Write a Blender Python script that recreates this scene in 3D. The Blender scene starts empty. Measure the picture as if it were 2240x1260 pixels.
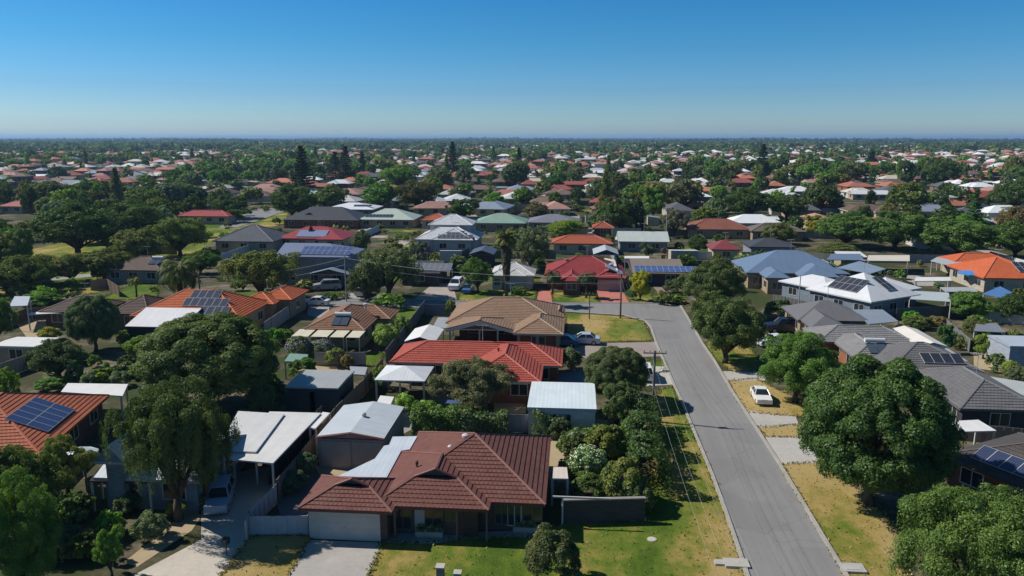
import bpy, math, random
import numpy as np
from mathutils import Vector, Matrix
R = math.radians
random.seed(7)
SC = bpy.context.scene
COL = SC.collection

# ------------------------------------------------------------------ camera
CAM_H, PITCH, YAW, FPX = 27.0, R(11.22), R(4.7), 1660.0
cam_data = bpy.data.cameras.new('camera')
cam_data.lens = FPX / 2240 * 36.0
cam_data.sensor_width = 36.0
cam_data.clip_start = 0.5
cam_data.clip_end = 90000
cam = bpy.data.objects.new('camera', cam_data)
COL.objects.link(cam)
cam.location = (0, 0, CAM_H)
cam.rotation_euler = (math.pi / 2 - PITCH, 0, YAW)
SC.camera = cam

# ------------------------------------------------------------------ sky, sun, exposure
SUN_EL = R(43)
SUN_TO = Vector((-0.98 * math.cos(SUN_EL), 0.20 * math.cos(SUN_EL), math.sin(SUN_EL))).normalized()
world = bpy.data.worlds.new('World')
SC.world = world
world.use_nodes = True
nt = world.node_tree
nt.nodes.clear()
n_out = nt.nodes.new('ShaderNodeOutputWorld')
n_bg = nt.nodes.new('ShaderNodeBackground')
n_sky = nt.nodes.new('ShaderNodeTexSky')
n_sky.sky_type = 'NISHITA'
n_sky.sun_disc = False
n_sky.sun_elevation = SUN_EL
n_sky.sun_rotation = math.atan2(SUN_TO.x, SUN_TO.y)
n_sky.altitude = 0
n_sky.air_density = 1.0
n_sky.dust_density = 0.35
n_sky.ozone_density = 3.0
n_hs = nt.nodes.new('ShaderNodeHueSaturation')
n_hs.inputs['Hue'].default_value = 0.485
n_hs.inputs['Saturation'].default_value = 1.2
n_hs.inputs['Value'].default_value = 1.0
n_bg.inputs['Strength'].default_value = 0.09
nt.links.new(n_sky.outputs[0], n_hs.inputs['Color'])
n_tc = nt.nodes.new('ShaderNodeTexCoord')
n_sx = nt.nodes.new('ShaderNodeSeparateXYZ')
nt.links.new(n_tc.outputs['Generated'], n_sx.inputs[0])
n_rp = nt.nodes.new('ShaderNodeValToRGB')      # clear coastal air: deepen the blue with height above the horizon
_e = n_rp.color_ramp.elements
while len(_e) < 7: _e.new(.5)
for _i, (_p, _c) in enumerate(((0.0, (.55, .76, 1.08)), (.009, (.53, .75, 1.06)), (.06, (.345, .59, .92)), (.1155, (.225, .55, .84)), (.169, (.17, .52, .83)), (.32, (.18, .43, .66)), (.6, (.30, .40, .50)))):
    _e[_i].position = _p
    _e[_i].color = (*_c, 1)
nt.links.new(n_sx.outputs[2], n_rp.inputs[0])
n_mx = nt.nodes.new('ShaderNodeMix')
n_mx.data_type = 'RGBA'; n_mx.blend_type = 'MULTIPLY'
n_mx.inputs[0].default_value = 1.0
nt.links.new(n_hs.outputs[0], n_mx.inputs[6])
nt.links.new(n_rp.outputs[0], n_mx.inputs[7])
nt.links.new(n_mx.outputs[2], n_bg.inputs['Color'])
nt.links.new(n_bg.outputs[0], n_out.inputs['Surface'])
sun_data = bpy.data.lights.new('sun', 'SUN')
sun_data.energy = 3.95
sun_data.angle = R(0.53)
sun_data.color = (1.0, 0.95, 0.87)
sun = bpy.data.objects.new('sun', sun_data)
COL.objects.link(sun)
sun.rotation_euler = (-SUN_TO).to_track_quat('-Z', 'Y').to_euler()
SC.view_settings.view_transform = 'Standard'
SC.view_settings.look = 'None'
SC.view_settings.exposure = 0.4
SC.view_settings.gamma = 1.0
SC.render.engine = 'CYCLES'
SC.cycles.max_bounces = 6
SC.cycles.diffuse_bounces = 3
SC.cycles.glossy_bounces = 2
SC.cycles.transmission_bounces = 3
SC.cycles.transparent_max_bounces = 4
SC.cycles.volume_bounces = 0
SC.cycles.use_denoising = True

# ------------------------------------------------------------------ picture <-> place
_f = Vector((-math.sin(YAW) * math.cos(PITCH), math.cos(YAW) * math.cos(PITCH), -math.sin(PITCH)))
_r = Vector((math.cos(YAW), math.sin(YAW), 0))
_u = _r.cross(_f)
C0 = Vector((0, 0, CAM_H))
def G(u, v, z=0.0):
    d = _f + _r * ((u - 1120) / FPX) + _u * ((630 - v) / FPX)
    if d.z > -1e-5:
        d.z = -1e-5
    return C0 + d * ((z - CAM_H) / d.z)
def proj(p):
    q = Vector(p) - C0
    w = q.dot(_f)
    if w < 1: w = 1
    return 1120 + FPX * q.dot(_r) / w, 630 - FPX * q.dot(_u) / w, w
def hgt(base, v):                     # height above base at which picture row v is reached
    lo, hi = 0.0, 80.0
    for _ in range(40):
        m = (lo + hi) / 2
        if proj((base[0], base[1], m))[1] > v: lo = m
        else: hi = m
    return lo

# ------------------------------------------------------------------ object helpers
def tag(o, label=None, cat=None, group=None, kind=None):
    if label: o['label'] = label
    if cat: o['category'] = cat
    if group: o['group'] = group
    if kind: o['kind'] = kind
    return o
def link(name, mesh, parent=None, color=None):
    o = bpy.data.objects.new(name, mesh)
    COL.objects.link(o)
    if parent is not None: o.parent = parent
    if color is not None: o.color = (color[0], color[1], color[2], 1)
    return o
def empty(name, loc, rz=0):
    o = bpy.data.objects.new(name, None)
    COL.objects.link(o)
    o.location = loc
    o.rotation_euler = (0, 0, rz)
    o.empty_display_size = 0.3
    return o

class MB:
    def __init__(s): s.v, s.f, s.m = [], [], []
    def face(s, pts, m=0):
        k = len(s.v)
        s.v += [tuple(p) for p in pts]
        s.f.append(tuple(range(k, k + len(pts))))
        s.m.append(m)
    def box(s, x0, y0, z0, x1, y1, z1, m=0, bottom=True):
        k = len(s.v)
        s.v += [(x0, y0, z0), (x1, y0, z0), (x1, y1, z0), (x0, y1, z0), (x0, y0, z1), (x1, y0, z1), (x1, y1, z1), (x0, y1, z1)]
        fs = [(4, 5, 6, 7), (0, 1, 5, 4), (1, 2, 6, 5), (2, 3, 7, 6), (3, 0, 4, 7)]
        if bottom: fs.append((3, 2, 1, 0))
        for f in fs:
            s.f.append(tuple(k + i for i in f)); s.m.append(m)
    def prism(s, poly, z0, z1, m=0):     # poly: list of (x,y) counter-clockwise or not; z1 may be a list of heights
        n = len(poly)
        area = sum(poly[i][0] * poly[(i + 1) % n][1] - poly[(i + 1) % n][0] * poly[i][1] for i in range(n))
        zt = list(z1) if isinstance(z1, (list, tuple)) else [z1] * n
        zb = list(z0) if isinstance(z0, (list, tuple)) else [z0] * n
        if area < 0: poly, zt, zb = poly[::-1], zt[::-1], zb[::-1]
        k = len(s.v)
        s.v += [(p[0], p[1], z) for p, z in zip(poly, zb)] + [(p[0], p[1], z) for p, z in zip(poly, zt)]
        s.f.append(tuple(k + n + i for i in range(n))); s.m.append(m)
        s.f.append(tuple(k + n - 1 - i for i in range(n))); s.m.append(m)
        for i in range(n):
            j = (i + 1) % n
            s.f.append((k + i, k + j, k + n + j, k + n + i)); s.m.append(m)
    def tube(s, pts, rad, n=6, m=0, caps=True):
        pts = [Vector(p) for p in pts]
        if not isinstance(rad, (list, tuple)): rad = [rad] * len(pts)
        k = len(s.v)
        for i, p in enumerate(pts):
            d = (pts[min(i + 1, len(pts) - 1)] - pts[max(i - 1, 0)]).normalized()
            a = d.orthogonal().normalized() if abs(d.z) > .9 else Vector((0, 0, 1)).cross(d).normalized()
            b = d.cross(a)
            for j in range(n):
                t = 2 * math.pi * j / n
                s.v.append(tuple(p + (a * math.cos(t) + b * math.sin(t)) * rad[i]))
        for i in range(len(pts) - 1):
            for j in range(n):
                j2 = (j + 1) % n
                s.f.append((k + i * n + j, k + i * n + j2, k + (i + 1) * n + j2, k + (i + 1) * n + j)); s.m.append(m)
        if caps:
            s.f.append(tuple(k + j for j in range(n))[::-1]); s.m.append(m)
            s.f.append(tuple(k + (len(pts) - 1) * n + j for j in range(n))); s.m.append(m)
    def mesh(s, name, mats, uv=False, smooth=False):
        me = bpy.data.meshes.new(name)
        me.from_pydata(s.v, [], s.f)
        if not isinstance(mats, (list, tuple)): mats = [mats]
        for m in mats: me.materials.append(m)
        if len(mats) > 1: me.polygons.foreach_set('material_index', s.m)
        if smooth: me.polygons.foreach_set('use_smooth', [True] * len(s.f))
        if uv:
            ul = me.uv_layers.new(name='UVMap').data
            for p in me.polygons:
                nrm = p.normal
                h = Vector((0, 0, 1)).cross(nrm)
                h = Vector((1, 0, 0)) if h.length < 1e-3 else h.normalized()
                up = nrm.cross(h)
                for li in p.loop_indices:
                    co = me.vertices[me.loops[li].vertex_index].co
                    ul[li].uv = (co.dot(h), co.dot(up))
        me.update()
        return me
    def build(s, name, mats, parent=None, color=None, uv=False, smooth=False):
        return link(name, s.mesh(name, mats, uv, smooth), parent, color)

# ------------------------------------------------------------------ materials
class NT:
    def __init__(s, name):
        s.mat = bpy.data.materials.new(name)
        s.mat.use_nodes = True
        s.t = s.mat.node_tree
        s.t.nodes.clear()
        s.out = s.t.nodes.new('ShaderNodeOutputMaterial')
    def n(s, typ, **kw):
        o = s.t.nodes.new('ShaderNode' + typ)
        for k, v in kw.items():
            if hasattr(o, k): setattr(o, k, v)
            else: o.inputs[k.replace('_', ' ')].default_value = v
        return o
    def l(s, a, b): s.t.links.new(a, b)
    def math(s, op, a, b=None):
        o = s.n('Math', operation=op)
        for i, x in enumerate((a, b)):
            if x is None: continue
            if isinstance(x, (int, float)): o.inputs[i].default_value = x
            else: s.l(x, o.inputs[i])
        return o.outputs[0]
    def mix(s, fac, a, b, mode='MIX'):
        o = s.n('Mix', data_type='RGBA', blend_type=mode)
        for i, x in ((0, fac), (6, a), (7, b)):
            if isinstance(x, (int, float)): o.inputs[i].default_value = x
            elif isinstance(x, tuple): o.inputs[i].default_value = (*x[:3], 1)
            else: s.l(x, o.inputs[i])
        return o.outputs[2]
    def noise(s, scale, detail=4, vec=None, rough=.55, w=None):
        o = s.n('TexNoise', Scale=scale, Detail=detail, Roughness=rough)
        if vec is not None: s.l(vec, o.inputs['Vector'])
        return o.outputs['Fac']
    def ramp(s, fac, stops):
        o = s.n('ValToRGB')
        e = o.color_ramp.elements
        while len(e) < len(stops): e.new(.5)
        for i, (p, c) in enumerate(stops):
            e[i].position = p
            e[i].color = (*c, 1) if isinstance(c, tuple) else (c, c, c, 1)
        s.l(fac, o.inputs[0])
        return o.outputs[0]
    def pos(s):
        return s.n('NewGeometry').outputs['Position']
    def obj(s): return s.n('ObjectInfo').outputs['Color']
    def bump(s, h, strength, dist):
        o = s.n('Bump', Strength=strength, Distance=dist)
        s.l(h, o.inputs['Height'])
        return o.outputs[0]
    def bsdf(s, color, rough=.8, spec=.3, metal=0, normal=None):
        b = s.n('BsdfPrincipled')
        if isinstance(color, tuple): b.inputs['Base Color'].default_value = (*color[:3], 1)
        else: s.l(color, b.inputs['Base Color'])
        if isinstance(rough, (int, float)): b.inputs['Roughness'].default_value = rough
        else: s.l(rough, b.inputs['Roughness'])
        b.inputs['Specular IOR Level'].default_value = spec
        b.inputs['Metallic'].default_value = metal
        if normal is not None: s.l(normal, b.inputs['Normal'])
        s.l(b.outputs[0], s.out.inputs['Surface'])
        return s.mat
M = {}
def make_materials():
    # roof tiles: courses and rolls as relief, each tile a slightly different tone
    t = NT('roof_tile')
    uv = t.n('UVMap').outputs[0]
    sep = t.n('SeparateXYZ'); t.l(uv, sep.inputs[0])
    vv = t.math('DIVIDE', sep.outputs[1], 0.38)
    row = t.math('FLOOR', vv)
    uu = t.math('ADD', t.math('DIVIDE', sep.outputs[0], 0.32), t.math('MULTIPLY', row, 0.5))
    fr = t.math('FRACT', vv)
    fu = t.math('FRACT', uu)
    saw = t.math('SUBTRACT', 1.0, fr)
    roll = t.math('SINE', t.math('MULTIPLY', fu, math.pi))
    hh = t.math('ADD', t.math('MULTIPLY', saw, .1), t.math('MULTIPLY', roll, .9))
    cx = t.n('CombineXYZ'); t.l(t.math('FLOOR', uu), cx.inputs[0]); t.l(row, cx.inputs[1])
    wn = t.n('TexWhiteNoise', noise_dimensions='2D'); t.l(cx.outputs[0], wn.inputs['Vector'])
    big = t.noise(.35, 5, t.pos(), .65)
    fine = t.noise(2.3, 4, t.pos())
    tone = t.math('ADD', t.math('ADD', t.math('MULTIPLY', wn.outputs[0], .12), t.math('MULTIPLY', big, .45)), t.math('MULTIPLY', fine, .30))
    g = t.math('ADD', tone, .50)
    rgb = t.n('CombineXYZ')
    for i in range(3): t.l(g, rgb.inputs[i])
    c = t.mix(1.0, t.obj(), rgb.outputs[0], 'MULTIPLY')
    lich = t.ramp(t.noise(.9, 6, t.pos(), .7), [(.56, 0.0), (.70, 1.0)])
    c = t.mix(t.math('MULTIPLY', lich, .30), c, (.17, .14, .115))
    fad = t.n('TexWhiteNoise', noise_dimensions='3D')
    c3 = t.n('CombineXYZ'); t.l(t.math('FLOOR', uu), c3.inputs[0]); t.l(row, c3.inputs[1]); t.l(t.math('FLOOR', t.math('MULTIPLY', big, 7)), c3.inputs[2]); t.l(c3.outputs[0], fad.inputs['Vector'])
    odd = t.math('GREATER_THAN', fad.outputs[0], .965)
    c = t.mix(t.math('MULTIPLY', odd, .45), c, t.mix(1.0, t.obj(), (.55, .55, .55), 'MULTIPLY'))
    M['tile'] = t.bsdf(c, .75, .25, normal=t.bump(hh, .6, .03))
    # ribbed sheet metal
    t = NT('roof_metal')
    uv = t.n('UVMap').outputs[0]
    sep = t.n('SeparateXYZ'); t.l(uv, sep.inputs[0])
    rib = t.math('POWER', t.math('ABSOLUTE', t.math('SINE', t.math('MULTIPLY', sep.outputs[0], math.pi / .38))), 6)
    dirt = t.noise(.5, 5, t.pos(), .65)
    st = t.n('Mapping'); t.l(uv, st.inputs['Vector']); st.inputs['Scale'].default_value = (1.6, .12, 1)
    streak = t.noise(1.0, 4, st.outputs[0])
    g = t.math('ADD', t.math('ADD', t.math('MULTIPLY', dirt, .30), t.math('MULTIPLY', streak, .26)), .72)
    rgb = t.n('CombineXYZ')
    for i in range(3): t.l(g, rgb.inputs[i])
    c = t.mix(1.0, t.obj(), rgb.outputs[0], 'MULTIPLY')
    M['metal'] = t.bsdf(c, .5, .35, normal=t.bump(rib, .22, .02))
    # masonry
    t = NT('wall_masonry')
    uv = t.n('UVMap').outputs[0]
    br = t.n('TexBrick', Scale=1.0)
    br.inputs['Brick Width'].default_value = .5; br.inputs['Row Height'].default_value = .17
    br.inputs['Mortar Size'].default_value = .018
    br.inputs['Color1'].default_value = (1, 1, 1, 1); br.inputs['Color2'].default_value = (.78, .76, .75, 1)
    br.inputs['Mortar'].default_value = (.7, .69, .67, 1)
    t.l(uv, br.inputs['Vector'])
    g = t.math('ADD', t.math('MULTIPLY', t.noise(.6, 5, t.pos()), .4), .78)
    rgb = t.n('CombineXYZ')
    for i in range(3): t.l(g, rgb.inputs[i])
    c = t.mix(1.0, t.obj(), rgb.outputs[0], 'MULTIPLY')
    c = t.mix(1.0, c, br.outputs['Color'], 'MULTIPLY')
    M['wall'] = t.bsdf(c, .85, .2)
    def simple(name, rough, spec, lo=.8, amt=.4, scale=1.5, metal=0):
        t = NT(name)
        g = t.math('ADD', t.math('MULTIPLY', t.noise(scale, 5, t.pos()), amt), lo)
        rgb = t.n('CombineXYZ')
        for i in range(3): t.l(g, rgb.inputs[i])
        return t.bsdf(t.mix(1.0, t.obj(), rgb.outputs[0], 'MULTIPLY'), rough, spec, metal)
    M['paint'] = simple('painted_surface', .55, .3)
    M['wood'] = simple('weathered_timber', .85, .15, .65, .7, 3)
    M['carpaint'] = simple('car_paint', .22, .6, .95, .1)
    t = NT('window_glass'); M['glass'] = t.bsdf(t.mix(t.noise(.4, 2, t.pos()), (.012, .016, .02), (.03, .04, .05)), .08, .7)
    t = NT('rubber'); M['rubber'] = t.bsdf(t.mix(t.noise(4, 2, t.pos()), (.015, .015, .016), (.03, .03, .03)), .8, .2)
    # photovoltaic cells
    t = NT('photovoltaic')
    uv = t.n('UVMap').outputs[0]
    sep = t.n('SeparateXYZ'); t.l(uv, sep.inputs[0])
    a = t.math('GREATER_THAN', t.math('ABSOLUTE', t.math('SUBTRACT', t.math('FRACT', t.math('DIVIDE', sep.outputs[0], .167)), .5)), .455)
    b = t.math('GREATER_THAN', t.math('ABSOLUTE', t.math('SUBTRACT', t.math('FRACT', t.math('DIVIDE', sep.outputs[1], .167)), .5)), .455)
    c = t.mix(t.math('MULTIPLY', t.math('MAXIMUM', a, b), .35), t.obj(), (.22, .26, .33))
    M['pv'] = t.bsdf(c, .18, .6)
    # asphalt
    t = NT('asphalt')
    p = t.pos()
    mp = t.n('Mapping'); t.l(p, mp.inputs['Vector']); mp.inputs['Scale'].default_value = (1.3, .05, 1)
    wear = t.noise(1.0, 3, mp.outputs[0])
    k = t.math('ADD', t.math('MULTIPLY', t.noise(.12, 5, p, .6), .5), t.math('MULTIPLY', wear, .5))
    c = t.ramp(k, [(.30, (.205, .199, .195)), (.5, (.245, .239, .234)), (.68, (.280, .271, .262))])
    c = t.mix(t.math('MULTIPLY', t.noise(9, 5, p, .8), .35), c, (.15, .147, .144))
    pv = t.n('TexVoronoi', feature='F1', Scale=.22); pv.distance = 'CHEBYCHEV'; t.l(p, pv.inputs['Vector'])
    ps = t.n('SeparateColor'); t.l(pv.outputs['Color'], ps.inputs[0])
    pm = t.math('MULTIPLY', t.math('GREATER_THAN', ps.outputs[0], .86), t.math('LESS_THAN', pv.outputs['Distance'], 1.15))
    c = t.mix(t.math('MULTIPLY', pm, .16), c, (.13, .128, .125))
    c = t.mix(t.math('MULTIPLY', t.ramp(t.noise(.7, 5, p, .7), [(.62, 0.0), (.75, 1.0)]), .28), c, (.10, .098, .095))
    dv = t.n('TexNoise', Scale=.8, Detail=3); t.l(p, dv.inputs['Vector'])
    vm = t.n('VectorMath', operation='ADD'); t.l(p, vm.inputs[0]); t.l(dv.outputs['Color'], vm.inputs[1])
    crack = t.n('TexVoronoi', feature='DISTANCE_TO_EDGE', Scale=.14); t.l(vm.outputs[0], crack.inputs['Vector'])
    cr = t.math('LESS_THAN', crack.outputs['Distance'], .0055)
    c = t.mix(t.math('MULTIPLY', cr, .16), c, (.06, .06, .06))
    M['asphalt'] = t.bsdf(c, .9, .15)
    # concrete, tinted by object colour
    t = NT('concrete')
    p = t.pos()
    g = t.math('ADD', t.math('ADD', t.math('MULTIPLY', t.noise(.35, 6, p, .65), .55), t.math('MULTIPLY', t.noise(3.0, 5, p), .30)), .56)
    rgb = t.n('CombineXYZ')
    for i in range(3): t.l(g, rgb.inputs[i])
    M['concrete'] = t.bsdf(t.mix(1.0, t.obj(), rgb.outputs[0], 'MULTIPLY'), .88, .2)
    # grass: object colour red channel = share of straw
    t = NT('grass')
    p = t.pos()
    mg = t.n('Mapping'); t.l(p, mg.inputs['Vector']); mg.inputs['Scale'].default_value = (1.0, .55, 1)
    big = t.noise(.13, 7, mg.outputs[0], .62)
    med = t.noise(1.1, 6, p, .7)
    sp = t.n('SeparateColor'); t.l(t.obj(), sp.inputs[0])
    k = t.math('ADD', t.math('ADD', t.math('MULTIPLY', t.math('SUBTRACT', big, .5), 3.6), t.math('MULTIPLY', t.math('SUBTRACT', med, .5), .9)), sp.outputs[0])
    c = t.ramp(k, [(.0, (.074, .130, .015)), (.28, (.132, .192, .024)), (.5, (.250, .235, .048)), (.72, (.410, .300, .098)), (1.0, (.490, .355, .150))])
    c = t.mix(t.ramp(t.noise(.33, 6, t.n('TexCoord').outputs['Object'], .7), [(.60, 0.0), (.74, .7)]), c, (.30, .205, .125))
    fine = t.noise(14, 4, p, .8)
    c = t.mix(t.math('MULTIPLY', fine, .38), c, (.035, .055, .012))
    M['grass'] = t.bsdf(c, .95, .1, normal=t.bump(t.noise(7, 5, p, .8), .9, .10))
    # base ground: soil, sand, leaf litter, weeds
    t = NT('suburban_ground')
    p = t.pos()
    k = t.noise(.11, 8, p, .72)
    c = t.ramp(k, [(.30, (.035, .055, .014)), (.42, (.060, .080, .025)), (.49, (.085, .078, .045)), (.56, (.19, .155, .105)), (.66, (.34, .29, .21))])
    c = t.mix(t.math('MULTIPLY', t.noise(1.7, 6, p, .75), .75), c, (.028, .036, .014))
    M['ground'] = t.bsdf(c, .95, .1)
    t = NT('sand_bed')
    p = t.pos()
    c = t.mix(t.noise(.9, 6, p, .7), (.34, .26, .16), (.50, .40, .26))
    M['sand'] = t.bsdf(t.mix(t.math('MULTIPLY', t.noise(6, 4, p), .3), c, (.2, .15, .09)), .95, .1)
    # foliage: object colour, 'tone' per leaf
    def leafmat(name, attr_color):
        t = NT(name)
        if attr_color: base = t.n('Attribute', attribute_name='hue').outputs['Color']
        else: base = t.obj()
        tone = t.n('Attribute', attribute_name='tone').outputs['Fac']
        g = t.math('ADD', t.math('MULTIPLY', tone, 1.1), .65)
        rgb = t.n('CombineXYZ')
        t.l(t.math('MULTIPLY', g, t.math('ADD', t.math('MULTIPLY', tone, .35), .82)), rgb.inputs[0]); t.l(g, rgb.inputs[1]); t.l(t.math('MULTIPLY', g, .95), rgb.inputs[2])
        c = t.mix(1.0, base, rgb.outputs[0], 'MULTIPLY')
        d = t.n('BsdfDiffuse'); t.l(c, d.inputs[0])
        tr = t.n('BsdfTranslucent'); t.l(t.mix(1.0, c, (1.1, 1.15, .5), 'MULTIPLY'), tr.inputs[0])
        gl = t.n('BsdfGlossy', Roughness=.5); gl.inputs[0].default_value = (.6, .65, .6, 1)
        mx = t.n('MixShader'); mx.inputs[0].default_value = .33
        t.l(d.outputs[0], mx.inputs[1]); t.l(tr.outputs[0], mx.inputs[2])
        m2 = t.n('MixShader'); m2.inputs[0].default_value = .025
        t.l(mx.outputs[0], m2.inputs[1]); t.l(gl.outputs[0], m2.inputs[2])
        t.l(m2.outputs[0], t.out.inputs['Surface'])
        return t.mat
    M['leaf'] = leafmat('foliage', False)
    M['farleaf'] = leafmat('distant_foliage', True)
    t = NT('bark')
    p = t.n('TexCoord').outputs['Object']
    mp = t.n('Mapping'); t.l(p, mp.inputs['Vector']); mp.inputs['Scale'].default_value = (30, 30, 5)
    M['bark'] = t.bsdf(t.ramp(t.noise(1, 5, mp.outputs[0]), [(.3, (.035, .026, .018)), (.7, (.14, .11, .085))]), .9, .1)
    t = NT('petals'); M['petal'] = t.bsdf(t.obj(), .7, .2)
    t = NT('sea_water'); M['water'] = t.bsdf(t.mix(t.noise(.0004, 4, t.pos()), (.02, .09, .16), (.03, .12, .20)), .35, .4)
    t = NT('far_hill'); M['hill'] = t.bsdf(t.mix(t.noise(.002, 5, t.pos()), (.05, .07, .04), (.09, .09, .06)), .95, .1)
    t = NT('far_roofs_walls')
    a = t.n('Attribute', attribute_name='hue').outputs['Color']
    g = t.math('ADD', t.math('MULTIPLY', t.noise(.3, 4, t.pos()), .5), .75)
    rgb = t.n('CombineXYZ')
    for i in range(3): t.l(g, rgb.inputs[i])
    M['farhouse'] = t.bsdf(t.mix(1.0, a, rgb.outputs[0], 'MULTIPLY'), .75, .25)
make_materials()
# ------------------------------------------------------------------ foliage
def rand_dirs(rng, n):
    d = rng.normal(size=(n, 3))
    return d / np.linalg.norm(d, axis=1, keepdims=True)
def leaf_arrays(c, n_dir, size, rng, aspect=.6, jitter=.7, hang=0.0):
    """rhombic leaf sprays at points c facing roughly n_dir"""
    n = len(c)
    nn = n_dir + rand_dirs(rng, n) * jitter
    nn /= np.linalg.norm(nn, axis=1, keepdims=True) + 1e-9
    t = rand_dirs(rng, n)
    if hang: t = t * (1 - hang) + np.array([0, 0, -1.0]) * hang
    t -= nn * np.sum(t * nn, axis=1, keepdims=True)
    t /= np.linalg.norm(t, axis=1, keepdims=True) + 1e-9
    b = np.cross(nn, t)
    s = (size * rng.uniform(.6, 1.35, n))[:, None] if np.isscalar(size) else (size * rng.uniform(.7, 1.3, n))[:, None]
    v = np.stack([c + t * s, c + b * s * aspect, c - t * s, c - b * s * aspect], axis=1)
    return v.reshape(-1, 3)
def quads_mesh(name, v, mat, tone=None, hue=None):
    n = len(v) // 4
    me = bpy.data.meshes.new(name)
    me.vertices.add(n * 4)
    me.vertices.foreach_set('co', v.astype(np.float32).ravel())
    me.loops.add(n * 4)
    me.loops.foreach_set('vertex_index', np.arange(n * 4, dtype=np.int32))
    me.polygons.add(n)
    me.polygons.foreach_set('loop_start', np.arange(0, n * 4, 4, dtype=np.int32))
    if tone is not None:
        a = me.attributes.new('tone', 'FLOAT', 'FACE')
        a.data.foreach_set('value', tone.astype(np.float32))
    if hue is not None:
        a = me.attributes.new('hue', 'FLOAT_COLOR', 'FACE')
        a.data.foreach_set('color', np.concatenate([hue, np.ones((n, 1))], 1).astype(np.float32).ravel())
    me.materials.append(mat)
    me.update(calc_edges=True)
    me.validate()
    return me
def clump_leaves(cc, rr, n, size, rng, center, up=.35, jitter=.75, aspect=.6, hang=0.0, fill=.25):
    """n leaves spread over clumps cc (K,3) of radius rr (K,)"""
    w = rr ** 2
    idx = rng.choice(len(cc), n, p=w / w.sum())
    d = rand_dirs(rng, n)
    d[:, 2] += up
    out = cc[idx] - center
    out /= np.linalg.norm(out, axis=1, keepdims=True) + 1e-6
    d += out * .55
    d /= np.linalg.norm(d, axis=1, keepdims=True)
    rad = rr[idx] * np.where(rng.random(n) < fill, rng.uniform(.2, .9, n), rng.uniform(.82, 1.12, n))
    p = cc[idx] + d * rad[:, None]
    tone_k = rng.random(len(cc))
    tone = np.clip(tone_k[idx] * .5 + rng.random(n) * .5, 0, 1)
    return leaf_arrays(p, d, size, rng, aspect, jitter, hang), tone
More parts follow.
